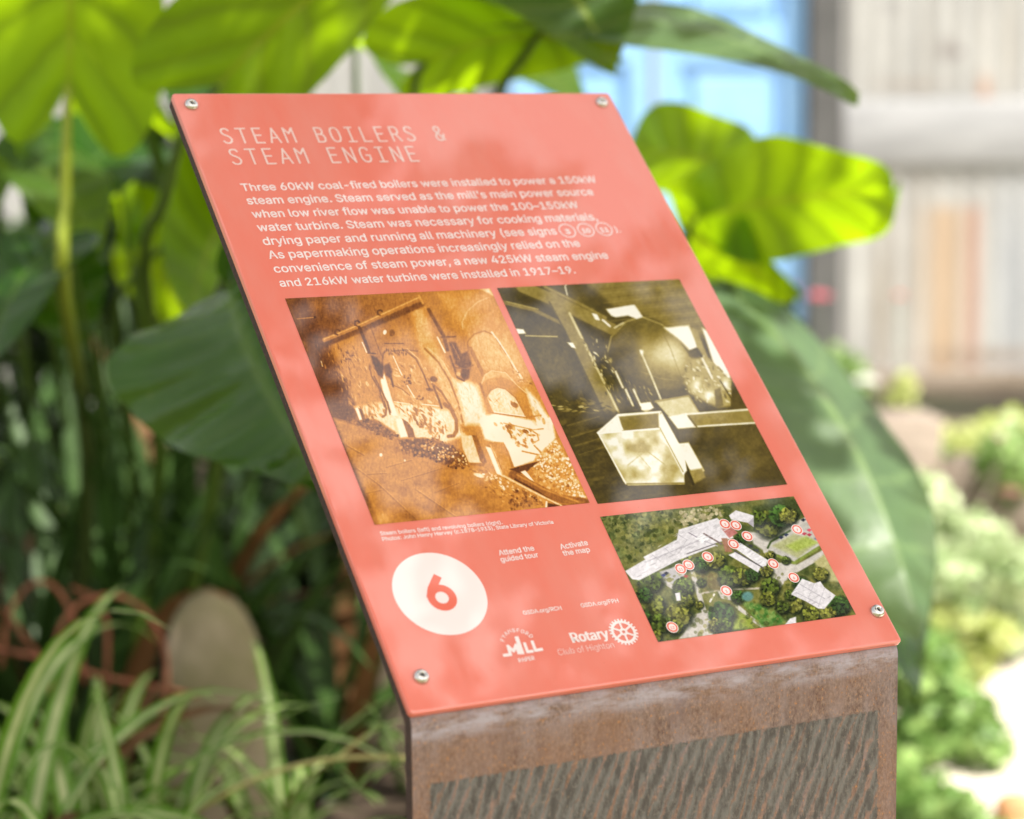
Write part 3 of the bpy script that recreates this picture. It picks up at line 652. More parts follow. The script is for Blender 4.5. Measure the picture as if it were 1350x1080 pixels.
 'l': (189, ['139,-2 101,3 74,20 58,47 53,84 53,509 114,509 114,99 115,77 120,62 130,54 146,52 154,52 160,53 170,54 181,3 172,1 162,-1 151,-2']),
 'm': (610, ['53,0 53,379 112,379 112,295 118,323 132,346 151,363 172,376 195,384 219,386 257,380 287,361 309,331 321,295 312,295 322,321 337,343 357,361 381,375 407,383 437,386 468,383 497,372 522,354 541,328 553,296 557,255 557,0 496,0 496,254 490,289 473,313 447,326 419,330 395,328 374,320 358,307 345,290 338,270 335,247 335,0 274,0 274,260 269,288 253,311 229,326 199,330 178,328 158,320 140,307 126,289 117,266 114,238 114,0']),
 'n': (410, ['114,227 114,0 53,0 53,379 112,379 112,287 102,287 124,332 152,362 187,379 227,384 264,380 295,369 321,349 341,321 353,285 357,240 357,0 296,0 296,235 290,275 273,304 246,323 210,329 184,326 161,317 141,303 126,283 117,257']),
 'o': (415, ['207,-8 159,-2 117,16 82,46 56,85 40,133 34,187 40,243 56,291 82,330 117,360 159,378 207,384 256,378 299,360 333,330 359,291 376,243 381,187 376,133 359,85 333,46 299,16 256,-2|207,46 242,51 270,66 292,89 307,117 316,151 319,187 316,224 307,258 292,287 270,310 242,325 207,330 173,325 145,310 124,287 108,258 99,224 96,187 99,151 108,117 124,89 145,66 173,51']),
 'p': (424, ['53,-143 53,379 112,379 112,319 126,331 137,346 152,360 171,373 197,381 229,384 274,378 313,361 345,332 370,293 385,245 390,189 385,133 370,84 346,45 313,16 274,-2 229,-8 198,-5 173,4 153,17 138,31 127,46 118,59 114,-143|220,47 253,51 279,66 301,88 316,117 325,151 328,189 325,227 316,261 301,290 280,311 253,325 220,330 188,325 161,312 140,291 125,263 116,229 113,189 116,150 125,115 140,86 162,65 188,51']),
 'r': (259, ['53,0 53,379 112,379 112,321 130,347 152,367 181,380 213,385 221,385 229,384 237,384 243,322 230,324 219,325 207,326 182,323 159,315 140,301 126,284 117,262 114,237 114,0']),
 's': (365, ['182,-8 145,-5 112,3 84,18 62,38 45,63 36,94 94,107 105,79 124,60 150,49 181,45 217,50 244,62 262,81 268,103 265,121 254,136 237,147 212,155 149,170 104,186 72,208 53,237 47,274 51,305 65,332 87,354 115,370 149,381 187,384 223,381 254,372 279,358 299,339 314,316 324,290 268,277 258,298 243,316 219,328 187,333 156,329 131,317 114,299 109,277 112,258 124,243 144,232 172,223 229,209 275,194 306,171 325,142 331,107 326,75 312,47 290,24 260,6 223,-5']),
 't': (227, ['204,379 204,327 6,327 6,379', '65,471 126,471 126,98 128,76 136,61 150,53 170,50 177,50 185,51 194,52 202,54 213,2 203,-1 192,-3 180,-4 168,-4 125,2 92,21 72,52 65,93']),
 'u': (410, ['182,-5 146,-1 115,11 89,31 69,59 57,95 53,139 53,379 114,379 114,144 119,105 137,75 164,56 200,50 226,53 249,62 268,77 283,97 293,122 296,153 296,379 357,379 357,0 298,0 298,92 307,92 286,47 257,17 222,0']),
 'v': (389, ['163,0 17,379 84,379 165,155 177,121 187,87 196,53 206,21 184,21 194,53 203,87 213,121 224,155 305,379 371,379 226,0']),
 'w': (567, ['138,0 23,379 87,379 133,214 143,177 154,137 165,91 175,41 165,41 175,90 186,135 196,176 206,214 252,379 316,379 362,214 371,176 382,136 392,91 402,41 391,41 402,90 413,135 423,176 434,214 480,379 545,379 429,0 368,0 319,172 312,198 305,225 297,252 291,280 284,309 277,338 291,338 284,309 277,280 270,252 263,225 255,198 248,172 199,0']),
 'x': (379, ['21,0 171,218 171,171 29,379 100,379 147,306 164,279 179,253 193,229 207,206 175,206 190,229 202,253 216,279 233,306 282,379 352,379 209,169 209,214 358,0 287,0 231,85 214,112 200,136 187,159 173,182 205,182 191,159 178,136 165,112 148,85 91,0']),
 'y': (389, ['47,-139 61,-86 71,-87 88,-90 104,-89 118,-84 130,-74 141,-58 151,-36 163,-1 17,379 84,379 165,155 177,121 187,87 196,53 206,21 184,21 193,53 202,87 212,121 224,155 305,379 371,379 204,-58 191,-85 177,-107 159,-124 139,-136 117,-143 91,-145 77,-145 65,-143 54,-141']),
 '–': (350, ['350,244 350,188 0,188 0,244']),
 ' ': (188, []),
}
def text_verts(body, bold=0.0):
    """outlines of a line of lettering, filled flat; size 1"""
    layers = {}
    x = 0.0
    for ch in body:
        adv, groups = GLYPHS[ch]
        for gi, g in enumerate(groups):
            for lp in g.split('|'):
                layers.setdefault(gi, []).append([(float(p.split(',')[0])*0.001+x, float(p.split(',')[1])*0.001) for p in lp.split()])
        x += adv*0.001
    V, Fc = [], []
    for gi, loops in layers.items():
        cu = bpy.data.curves.new("lettering", 'CURVE'); cu.dimensions = '2D'; cu.fill_mode = 'FRONT'; cu.offset = bold
        for pts in loops:
            sp = cu.splines.new('POLY'); sp.points.add(len(pts)-1); sp.use_cyclic_u = True
            for pt_, (px, py) in zip(sp.points, pts): pt_.co = (px, py, 0, 1)
        o = bpy.data.objects.new("lettering", cu); COL.objects.link(o)
        dg = bpy.context.evaluated_depsgraph_get(); dg.update()
        me = bpy.data.meshes.new_from_object(o.evaluated_get(dg))
        b0 = len(V)
        V += [Vector((v.co.x, v.co.y, gi*0.000004)) for v in me.vertices]; Fc += [tuple(b0+k for k in p.vertices) for p in me.polygons]
        bpy.data.objects.remove(o); bpy.data.curves.remove(cu); bpy.data.meshes.remove(me)
    return V, Fc
class Ink:
    def __init__(s): s.V, s.F, s.z = [], [], 0.0
    def add(s, V, Fc):
        b = len(s.V); s.V += [Vector((v[0], v[1], Z_INK + s.z + (v[2] if len(v) > 2 else 0))) for v in V]; s.F += [tuple(b+i for i in f) for f in Fc]
    def text(s, body, left, right, size, bold=0.0, between=None):
        """body set from u=left.x to u=right.x (panel axes) on a baseline through both"""
        V, Fc = text_verts(body, bold)
        x0 = min(v.x for v in V); x1 = max(v.x for v in V)
        k = (right[0]-left[0])/(x1-x0)
        ky = k*size if size > 0.3 else size
        sl = (right[1]-left[1])/(right[0]-left[0])
        s.add([(left[0]+(v.x-x0)*k, left[1]+v.y*ky+(v.x-x0)*k*sl, v.z) for v in V], Fc)
    def arc_text(s, body, c, r, a0, a1, size, inside=False, bold=0.0):
        n = len(body)
        for i, ch in enumerate(body):
            a = math.radians(a0+(a1-a0)*(i+0.5)/n)
            V, Fc = text_verts(ch, bold)
            if not V: continue
            xm = 0.5*(min(v.x for v in V)+max(v.x for v in V))
            pos = Vector((c[0]+r*math.cos(a), c[1]+r*math.sin(a)))
            t = a-math.pi/2 if not inside else a+math.pi/2
            s.add([(pos.x+size*((v.x-xm)*math.cos(t)-v.y*math.sin(t)), pos.y+size*((v.x-xm)*math.sin(t)+v.y*math.cos(t)), v.z) for v in V], Fc)
    def stroke(s, pts, w, closed=False):
        pts = [Vector((p[0], p[1])) for p in pts]
        if not closed:
            for i in range(1, len(pts)-1):
                if (pts[i]-pts[i-1]).normalized().dot((pts[i+1]-pts[i]).normalized()) < 0.3:
                    s.stroke(pts[:i+1], w); s.stroke(pts[i:], w); return
        n = len(pts); L, Rr = [], []
        for i in range(n):
            if closed: a, b = pts[(i-1) % n], pts[(i+1) % n]
            else: a, b = pts[max(i-1, 0)], pts[min(i+1, n-1)]
            d1 = (pts[i]-a); d2 = (b-pts[i])
            if d1.length < 1e-9: d1 = d2
            if d2.length < 1e-9: d2 = d1
            d1 = d1.normalized(); d2 = d2.normalized()
            t = (d1+d2); t = t.normalized() if t.length > 1e-6 else d1
            nn = Vector((-t.y, t.x)); k = 1/max(0.55, nn.dot(Vector((-d1.y, d1.x))))
            e = Vector((0, 0))
            if not closed and i == 0: e = -d2*w*0.35
            if not closed and i == n-1: e = d1*w*0.35
            L.append(pts[i]+e+nn*(w/2*k)); Rr.append(pts[i]+e-nn*(w/2*k))
        m_ = n if closed else n-1
        s.add(L+Rr, [(n+i, n+(i+1) % n, (i+1) % n, i) for i in range(m_)])
        s.z += 0.000004
    def disc(s, c, r, n=48):
        s.add([(c[0]+r*math.cos(2*math.pi*k/n), c[1]+r*math.sin(2*math.pi*k/n)) for k in range(n)], [tuple(range(n))])
    def ring(s, c, r, w, n=40):
        s.stroke([(c[0]+r*math.cos(2*math.pi*k/n), c[1]+r*math.sin(2*math.pi*k/n)) for k in range(n)], w, True)
    def done(s, name, mat, parent=panel):
        return link(name, mesh(name, s.V, s.F), mat, parent, smooth=False)

# title: single-line letters with slab I
GL = {
 'S': [[(.52,.86),(.44,.97),(.30,1.0),(.14,.97),(.05,.86),(.06,.70),(.16,.60),(.32,.52),(.48,.42),(.56,.28),(.52,.12),(.40,.02),(.26,0),(.12,.03),(.02,.14)]],
 'T': [[(0,1),(.62,1)],[(.31,1),(.31,0)]],
 'E': [[(.56,1),(.06,1),(.06,0),(.58,0)],[(.06,.52),(.48,.52)]],
 'A': [[(0,0),(.31,1),(.62,0)],[(.11,.33),(.51,.33)]],
 'M': [[(.03,0),(.03,1),(.31,.62),(.59,1),(.59,0)]],
 'B': [[(.06,0),(.06,1),(.36,1),(.48,.95),(.53,.78),(.48,.62),(.36,.54),(.06,.54)],[(.36,.54),(.52,.47),(.58,.28),(.52,.07),(.38,0),(.06,0)]],
 'O': [[(.31,1),(.14,.95),(.04,.78),(.02,.5),(.04,.22),(.14,.05),(.31,0),(.48,.05),(.58,.22),(.60,.5),(.58,.78),(.48,.95),(.31,1)]],
 'I': [[(.08,1),(.54,1)],[(.31,1),(.31,0)],[(.06,0),(.56,0)]],
 'L': [[(.08,1),(.08,0),(.58,0)]],
 'R': [[(.06,0),(.06,1),(.36,1),(.50,.94),(.55,.76),(.50,.56),(.36,.48),(.06,.48)],[(.34,.48),(.60,0)]],
 'N': [[(.05,0),(.05,1),(.57,0),(.57,1)]],
 'G': [[(.55,.82),(.46,.96),(.31,1),(.14,.95),(.04,.78),(.02,.5),(.04,.22),(.14,.05),(.31,0),(.48,.05),(.58,.2),(.58,.46),(.34,.46)]],
 '&': [[(.62,.46),(.52,.16),(.40,.03),(.26,0),(.10,.06),(.04,.24),(.10,.42),(.40,.66),(.46,.82),(.40,.96),(.27,1),(.14,.96),(.08,.82),(.14,.66),(.58,.04)]],
}
ink = Ink()
for line, pl, pr, pb_ in (("STEAM BOILERS &", (288.5, 170), (588, 184.5), (297, 189)), ("STEAM ENGINE", (300, 197.5), (553.7, 213), (306.5, 217))):
    a, b, c = uv_of(*pl), uv_of(*pr), uv_of(*pb_)
    nC = len(line); adv = (b.x-a.x)/(nC-1+0.62)
    h = (a.y-c.y)
    bas = c.y
    for i, ch in enumerate(line):
        for st in GL.get(ch, []):
            ink.stroke([(a.x+adv*i+x*adv*0.98, bas+y*h) for x, y in st], 0.0015)
ink.done("title_text", mat_title_ink)

# body text
ink = Ink()
body_lines = [
 ("Three 60kW coal-fired boilers were installed to power a 150kW", (783.3, 233)),
 ("steam engine. Steam served as the mill's main power source", (783, 256.5)),
 ("when low river flow was unable to power the 100\u2013150kW", (760, 267)),
 ("water turbine. Steam was necessary for cooking materials,", (789, 291)),
 ("drying paper and running all machinery (see signs", (734, 307)),
 ("As papermaking operations increasingly relied on the", (766, 325.5)),
 ("convenience of steam power, a new 425kW steam engine", (803, 341)),
 ("and 216kW water turbine were installed in 1917\u201319.", (759.5, 360.5))]
u0 = 0.5*(uv_of(315.3, 241.5).x + uv_of(369.5, 376).x)
v1_, v8_ = uv_of(327.8, 251.8).y, uv_of(373, 378).y
LEAD = (v1_-v8_)/7
for i, (tx, pr) in enumerate(body_lines):
    v = v1_ - LEAD*i
    ink.text(tx, (u0, v), (uv_of(*pr).x, v), 1.0, 0.010)
v = v1_-LEAD*4
for (cx, cy), s_ in (((747.8, 304.4), "3"), ((772.2, 303.3), "10"), ((796.2, 302.2), "11")):
    c = uv_of(cx, cy); ink.ring(c, 0.0071, 0.0009)
    wdt = 0.0048 if len(s_) == 1 else 0.0078
    ink.text(s_, (c.x-wdt/2, c.y-0.0032), (c.x+wdt/2, c.y-0.0032), 0.0090, 0.03)
c = uv_of(816, 306)
ink.text(").", (uv_of(811.5, 305).x, v), (uv_of(819.5, 307).x, v), 1.0, 0.010)
ink.done("body_text", mat_white_ink)

# captions, addresses
def cap(tx, l_, r_, size, bold=0.01):
    a, b = uv_of(*l_), uv_of(*r_); y = 0.5*(a.y+b.y)
    ink.text(tx, (a.x, a.y), (b.x, b.y), size, bold)
ink = None
def caption(rows, bold=0.012):
    global ink
    ink = Ink()
    for tx, l_, r_ in rows: cap(tx, l_, r_, 1.0, bold)
    ink.done("caption_text", mat_white_ink)
caption([("Steam boilers (left) and revolving boilers (right).", (502, 706), (663, 691)),
         ("Photos: John Henry Harvey (c.1878\u20131933), State Library of Victoria", (504.7, 713.5), (730, 690.5))])
caption([("Attend the", (658.5, 732.5), (705, 725.7)), ("guided tour", (661, 741.2), (710.5, 734.4))])
caption([("Activate", (739.5, 724.5), (775.8, 718.5)), ("the map", (743.3, 733.0), (778.5, 727.5))])
caption([("GSDA.org/RCH", (690.5, 810.8), (740.9, 804.0))])
caption([("GSDA.org/FPH", (766.8, 801.2), (816, 794.2))])

# number disc
c6 = uv_of(580, 782.5)
R6 = 0.5*abs(uv_of(642, 795).x - uv_of(518, 770).x)
ink = Ink(); ink.disc(c6, 0.0340, 64); disc = ink.done("number_disc", mat_white_ink)
ink = Ink(); ink.z = 0.0001
top6, bot6 = uv_of(581, 758), uv_of(588, 805)
h6 = 0.031
# bold 6: a bowl ring and a straight leaning stem
cb = Vector((c6.x+0.0002, c6.y-0.0036))
ink.ring(cb, 0.0078, 0.0059, 40)
ink.z += 0.00002
ink.stroke([(cb.x-0.0076, cb.y+0.0022), (cb.x-0.0048, cb.y+0.0080), (cb.x+0.0020, cb.y+0.0162)], 0.0060)
num = ink.done("number", mat_coral_ink)

# mill logo
ink = Ink()
def U2(px, py): return uv_of(px, py)
cM = uv_of(685.5, 851.5)
rM = 0.0112
ink.arc_text("FYANSFORD", cM, rM, 158, 22, 0.0056, bold=0.012)
cap("PAPER", (684.5, 873.6), (705.5, 869.8), 1.05, 0.012)
pl = [(664.5, 864.3), (673, 863.2), (669.5, 852), (677, 858.5), (680.5, 850.5), (684, 861.5)]
ink.stroke([U2(*p) for p in pl], 0.0022)
ink.stroke([U2(681.2, 841), U2(688.2, 861)], 0.0030)
ink.stroke([U2(691.5, 848.5), U2(695.5, 859.6), (U2(702, 858.8))], 0.0022)
ink.stroke([U2(701.5, 846), U2(706, 857.8), U2(714.5, 856.2)], 0.0022)
ink.done("mill_logo", mat_white_ink)

# club name and cog wheel
ink = Ink()
for dx_ in (-0.5, 0.0, 0.5):
    cap("Rotary", (755.5+dx_, 847.5), (804+dx_, 841.0), 1.08, 0.010); ink.z += 0.000012
cap("Club of Highton", (737.2, 864.3), (810.5, 854.0), 1.1, -0.012)
cw = uv_of(822.0, 833.4); rw = 0.0106
ink.ring(cw, rw*0.80, 0.0020)
for k in range(24):
    a = 2*math.pi*k/24
    ink.stroke([(cw.x+rw*0.90*math.cos(a), cw.y+rw*0.90*math.sin(a)), (cw.x+rw*0.99*math.cos(a), cw.y+rw*0.99*math.sin(a))], 0.0013)
for k in range(6):
    a = 2*math.pi*(k+0.5)/6
    ink.stroke([(cw.x+rw*0.16*math.cos(a), cw.y+rw*0.16*math.sin(a)), (cw.x+rw*0.72*math.cos(a), cw.y+rw*0.72*math.sin(a))], 0.0015)
ink.z += 0.00001
ink.ring(cw, rw*0.22, 0.0014, 20)
ink.done("club_logo", mat_white_ink)

# printed pictures: fine grids whose vertices carry the ink colour -----------------
def vnoise(X, Y, scale, seed=0, octaves=3):
    out = np.zeros_like(X); amp = 1.0; tot = 0
    rg = np.random.default_rng(seed)
    for o in range(octaves):
        tab = rg.random((64, 64))
        x = X/scale; y = Y/scale
        xi = np.floor(x).astype(int); yi = np.floor(y).astype(int); fx = x-xi; fy = y-yi
        fx = fx*fx*(3-2*fx); fy = fy*fy*(3-2*fy)
        g = lambda a, b: tab[a % 64, b % 64]
        out += amp*((g(xi, yi)*(1-fx)+g(xi+1, yi)*fx)*(1-fy)+(g(xi, yi+1)*(1-fx)+g(xi+1, yi+1)*fx)*fy)
        tot += amp; amp *= 0.55; scale *= 0.5
    return out/tot
class Picture:
    """ink laid on a printed rectangle; shapes are given in the coordinates of a reference tracing"""
    def __init__(s, quad, nx, ny, conv, ch):
        q = [uv_of(*p) for p in quad]
        s.x0 = 0.5*(q[0].x+q[3].x); s.x1 = 0.5*(q[1].x+q[2].x); s.y0 = 0.5*(q[2].y+q[3].y); s.y1 = 0.5*(q[0].y+q[1].y)
        s.nx, s.ny = nx, ny
        u = np.linspace(s.x0, s.x1, nx+1); v = np.linspace(s.y1, s.y0, ny+1)
        s.u, s.v = np.meshgrid(u, v)
        o = TLw - CAM
        px = np.stack([o[k]+aw[k]*s.u-bw[k]*s.v for k in range(3)], -1)
        M_ = np.array(CAM2W.transposed())
        c = px @ M_.T
        X = 675+F_PX*c[..., 0]/c[..., 2]; Y = 540+F_PX*c[..., 1]/c[..., 2]
        ox, oy, k = conv
        s.X, s.Y = (X-ox)*k, (Y-oy)*k
        s.C = np.zeros(s.X.shape+(ch,))
        s.ch = ch
    def seg(s, a, b):
        ax, ay = a; bx, by = b; dx, dy = bx-ax, by-ay; L = dx*dx+dy*dy+1e-9
        t = np.clip(((s.X-ax)*dx+(s.Y-ay)*dy)/L, 0, 1)
        return np.hypot(s.X-(ax+t*dx), s.Y-(ay+t*dy))
    def blend(s, m_, col):
        m_ = np.clip(m_, 0, 1)[..., None]
        s.C = s.C*(1-m_) + np.broadcast_to(np.asarray(col, float) if np.ndim(col) < 2 else col, s.C.shape)*m_
    def pmask(s, pts, soft=4.0):
        ins = np.zeros(s.X.shape, bool); d = np.full(s.X.shape, 1e9); n = len(pts)
        for i in range(n):
            a, b = pts[i], pts[(i+1) % n]
            d = np.minimum(d, s.seg(a, b))
            if a[1] != b[1]:
                c = ((a[1] > s.Y) != (b[1] > s.Y)) & (s.X < (b[0]-a[0])*(s.Y-a[1])/(b[1]-a[1])+a[0]); ins ^= c
        return np.clip(0.5+np.where(ins, d, -d)/soft, 0, 1)
    def poly(s, pts, col, soft=4.0, alpha=1.0): s.blend(s.pmask(pts, soft)*alpha, col)
    def line(s, pts, w, col, soft=4.0, alpha=1.0):
        d = np.full(s.X.shape, 1e9)
        for a, b in zip(pts[:-1], pts[1:]): d = np.minimum(d, s.seg(a, b))
        s.blend(np.clip(0.5+(w/2-d)/soft, 0, 1)*alpha, col)
    def blob(s, x, y, rx, ry, col, ang=0, alpha=1.0, hard=1.0):
        c, n = math.cos(math.radians(ang)), math.sin(math.radians(ang))
        a = ((s.X-x)*c+(s.Y-y)*n)/rx; b = (-(s.X-x)*n+(s.Y-y)*c)/ry
        s.blend(np.clip((1-np.hypot(a, b))*hard+0.5 if hard > 1.5 else np.exp(-(a*a+b*b)*1.2), 0, 1)*alpha, col)
    def speckle(s, pts, lo, hi, scale, seed, alpha=1.0, soft=12.0, sharp=3.0):
        n = np.clip((vnoise(s.X, s.Y, scale, seed, 2)-0.5)*sharp+0.5, 0, 1)
        lo = np.asarray(lo, float)*np.ones(s.ch); hi = np.asarray(hi, float)*np.ones(s.ch)
        s.blend(s.pmask(pts, soft)*alpha, lo+(hi-lo)*n[..., None])
    def dab(s, x, y, rx, ry, ang, col, alpha, soft):
        """a small soft-edged oval mark, worked out only near itself"""
        R = max(rx, ry)+soft
        w = (np.abs(s.X-x) < R) & (np.abs(s.Y-y) < R)
        if not w.any(): return
        c, n = math.cos(ang), math.sin(ang); X = s.X[w]-x; Y = s.Y[w]-y
        d = np.hypot((X*c+Y*n)/rx, (-X*n+Y*c)/ry)
        m_ = (np.clip((1-d)*min(rx, ry)/soft+0.5, 0, 1)*alpha)[:, None]
        s.C[w] = s.C[w]*(1-m_)+np.asarray(col, float)*m_
    def scatter(s, pts, n, size, cols, seed, aspect=(0.5, 1.0), ang=(0, 180), alpha=0.9, soft=2.5):
        """many small marks inside a polygon: coal, pipe work, crowns, gravel"""
        q = random.Random(seed); xs = [a for a, _ in pts]; ys = [c for _, c in pts]; k = 0; tries = 0
        while k < n and tries < n*20:
            tries += 1
            x, y = q.uniform(min(xs), max(xs)), q.uniform(min(ys), max(ys)); ins = False
            for i in range(len(pts)):
                a, c = pts[i], pts[(i+1) % len(pts)]
                if (a[1] > y) != (c[1] > y) and x < (c[0]-a[0])*(y-a[1])/(c[1]-a[1])+a[0]: ins = not ins
            if not ins: continue
            k += 1; r = q.uniform(*size); t = q.random(); lo, hi = cols
            col = [lo_+(hi_-lo_)*t for lo_, hi_ in zip(lo, hi)] if hasattr(lo, '__len__') else lo+(hi-lo)*t
            s.dab(x, y, r, r*q.uniform(*aspect), math.radians(q.uniform(*ang)), col, alpha*q.uniform(0.6, 1), soft)
    def build(s, name, rgb, z=0.0001):
        n = s.nx+1
        V = np.stack([s.u, s.v, np.full(s.u.shape, Z_INK+z)], -1).reshape(-1, 3)
        Fc = [(j*n+i, (j+1)*n+i, (j+1)*n+i+1, j*n+i+1) for j in range(s.ny) for i in range(s.nx)]
        me = mesh(name, V, Fc)
        at_ = me.color_attributes.new("ink", 'FLOAT_COLOR', 'POINT')
        lin = np.where(rgb <= 0.04045, rgb/12.92, ((np.clip(rgb, 0, 1)+0.055)/1.055)**2.4)*PRINT_K
        out = np.concatenate([lin, np.ones(lin.shape[:-1]+(1,))], -1).reshape(-1).astype(np.float32)
        at_.data.foreach_set("color", out)
        return link(name, me, mat_picture, panel, smooth=False)
def tone(L, stops):
    xs = [p for p, _ in stops]
    return np.stack([np.interp(L, xs, [c[k]/255 for _, c in stops]) for k in range(3)], -1)
# left picture: a brown toned view along a row of boiler fronts
p = Picture([(378, 393.5), (648, 381), (776, 664), (491, 692)], 380, 400, (370, 370, 3.176), 1)
rs = random.Random(3)
fA = lambda *q: [(63.5+.529*x, 31.8+.529*y) for x, y in q]
fB = lambda *q: [(603.4+.529*x, 31.8+.529*y) for x, y in q]
fC = lambda *q: [(222.3+.4997*x, 508.2+.4997*y) for x, y in q]
fD = lambda *q: [(698.7+.4707*x, 508.2+.4707*y) for x, y in q]
p.C[...] = 0.40
p.blend(np.clip((p.X-200)/700, 0, 1)*0.8, 0.62)
p.blend(np.clip((p.Y-150)/300, 0, 1)*np.clip((p.X-250)/200, 0, 1)*0.6, 0.58)
p.blend(np.clip((330-p.X-(p.Y-100)*-0.30)/260, 0, 1)*0.75, 0.27)
p.blend((vnoise(p.X, p.Y, 70, 91, 4)-0.3)*0.5, 0.50)
for i in range(34):
    x = 150+i*14
    p.line([(x, 20), (x+60, 200)], 2.0, 0.30+0.18*rs.random(), 3, 0.30)
p.blob(130, 110, 60, 50, 0.50, 0, 0.5); p.blob(500, 225, 120, 40, 0.60, 10, 0.6); p.blob(620, 130, 50, 50, 0.56, 0, 0.6)
p.poly(fA((0, 80), (90, 80), (230, 460), (420, 1080), (310, 1080)), 0.28, 40, 0.7)
p.poly(fA((180, 640), (330, 620), (450, 900), (460, 1060), (340, 1080)), 0.30, 24, 0.8)
for k in range(16):                                            # courses of the dark brick pier
    y = 640+k*27; p.line(fA((195+k*9, y), (345+k*8, y-12)), 1.8, 0.42, 2.5, 0.4)
# boiler faces, nearest at the right
p.poly(fA((270, 440), (480, 330), (560, 480), (640, 700), (680, 900), (480, 940), (380, 700)), 0.56, 26)
p.poly(fA((700, 480), (880, 470), (1010, 560), (1130, 760), (1200, 980), (820, 1000), (740, 760)), 0.60, 24)
p.poly(fA((900, 150), (1010, 160), (1160, 540), (1260, 700), (1260, 980), (1120, 700), (980, 500)), 0.66, 26)
p.poly(fB((100, 40), (500, 30), (700, 460), (950, 1000), (800, 1000), (620, 640), (350, 380), (250, 300)), 0.62, 30)
p.poly(fB((350, 390), (470, 340), (560, 400), (700, 640), (560, 640), (430, 660), (390, 600)), 0.68, 26)
p.poly(fB((0, 470), (120, 560), (230, 760), (330, 1080), (240, 1080), (120, 800)), 0.70, 16)
p.poly(fB((230, 730), (340, 740), (420, 780), (470, 960), (520, 1080), (320, 1080)), 0.88, 26)
p.blob(*fB((620, 500))[0], 60, 90, 0.74, -25, 0.6)
# tall arcs of the setting
for pts_, w_l, c_l in ((fB((300, 330), (295, 270), (340, 180), (420, 110), (500, 75)), 3.5, 0.78), (fB((345, 500), (335, 430), (390, 365), (470, 340), (540, 370)), 5, 0.44), (fB((0, 480), (110, 590), (200, 740), (260, 900), (300, 1060)), 8, 0.42), (fB((20, 470), (140, 580), (240, 760)), 3, 0.80), (fB((360, 480), (420, 600), (470, 700)), 16, 0.48)):
    p.line(pts_, w_l, c_l, 5, 0.85)
p.line(fB((530, 350), (590, 430), (660, 540), (730, 660), (760, 700)), 6, 0.90, 4); p.line(fB((560, 400), (640, 520), (700, 640)), 2.5, 0.48, 3)
p.scatter(fB((690, 660), (740, 650), (800, 720), (840, 760), (740, 740)), 30, (3, 8), (0.35, 0.95), 4, (0.3, 0.6))
# right boiler mouth: hood, door, step
p.poly(fB((440, 760), (470, 690), (520, 660), (640, 670), (720, 760), (780, 800), (860, 960), (850, 1040), (800, 1030), (760, 900), (680, 820), (590, 780), (520, 800), (490, 850)), 0.58, 9)
p.poly(fB((440, 760), (470, 690), (520, 660), (640, 670), (700, 740), (600, 700), (500, 720)), 0.66, 8)
p.line(fB((445, 770), (475, 690), (530, 655), (640, 672), (730, 770), (800, 830)), 3, 0.80, 4); p.line(fB((470, 850), (440, 760)), 9, 0.46, 6)
p.poly(fB((490, 860), (520, 810), (575, 785), (640, 800), (720, 870), (790, 1000), (800, 1030), (545, 990)), 0.82, 6)
p.line(fB((490, 860), (520, 810), (575, 785), (640, 800), (720, 870), (790, 1000), (802, 1030)), 4.5, 0.50, 4)
p.scatter(fB((500, 870), (575, 800), (700, 880), (770, 1000), (560, 980)), 46, (4, 12), (0.68, 0.96), 5, (0.12, 0.4), (40, 80))
p.scatter(fB((500, 870), (575, 800), (700, 880), (770, 1000), (560, 980)), 14, (5, 14), (0.55, 0.66), 6, (0.1, 0.25), (0, 160))
p.dab(*fB((710, 925))[0], 17, 10, 0.5, 0.42, 0.9, 4); p.dab(*fB((690, 915))[0], 12, 5, 1.2, 0.46, 0.9, 4)
p.poly(fB((800, 800), (900, 900), (1010, 1080), (880, 1080), (850, 960)), 0.92, 14)
p.poly(fD((280, 150), (420, 100), (820, 180), (920, 130), (960, 320), (880, 430), (780, 520), (560, 600), (470, 380), (330, 330)), 0.94, 12)
p.line(fD((400, 100), (700, 140), (830, 120)), 6, 0.52, 4); p.line(fD((420, 90), (690, 130)), 3, 0.96, 3); p.line(fD((500, 190), (760, 250), (850, 240)), 5, 0.62, 4); p.line(fD((640, 0), (705, 130)), 5, 0.55, 4)
p.scatter(fD((380, 200), (500, 190), (780, 250), (800, 340), (700, 400), (600, 380), (520, 270)), 34, (5, 15), (0.36, 0.60), 8, (0.3, 0.6), (10, 80))
p.scatter(fD((380, 180), (820, 240), (830, 380), (600, 400)), 26, (3, 9), (0.72, 1.0), 9, (0.3, 0.7))
p.line(fD((740, 250), (800, 290), (810, 340), (760, 370)), 6, 0.62, 4); p.line(fD((520, 210), (555, 280), (570, 310)), 7, 0.46, 4)
p.scatter(fD((700, 0), (840, 0), (880, 200), (780, 240)), 26, (6, 16), (0.52, 0.76), 10, (0.2, 0.5), (50, 80), 0.6)
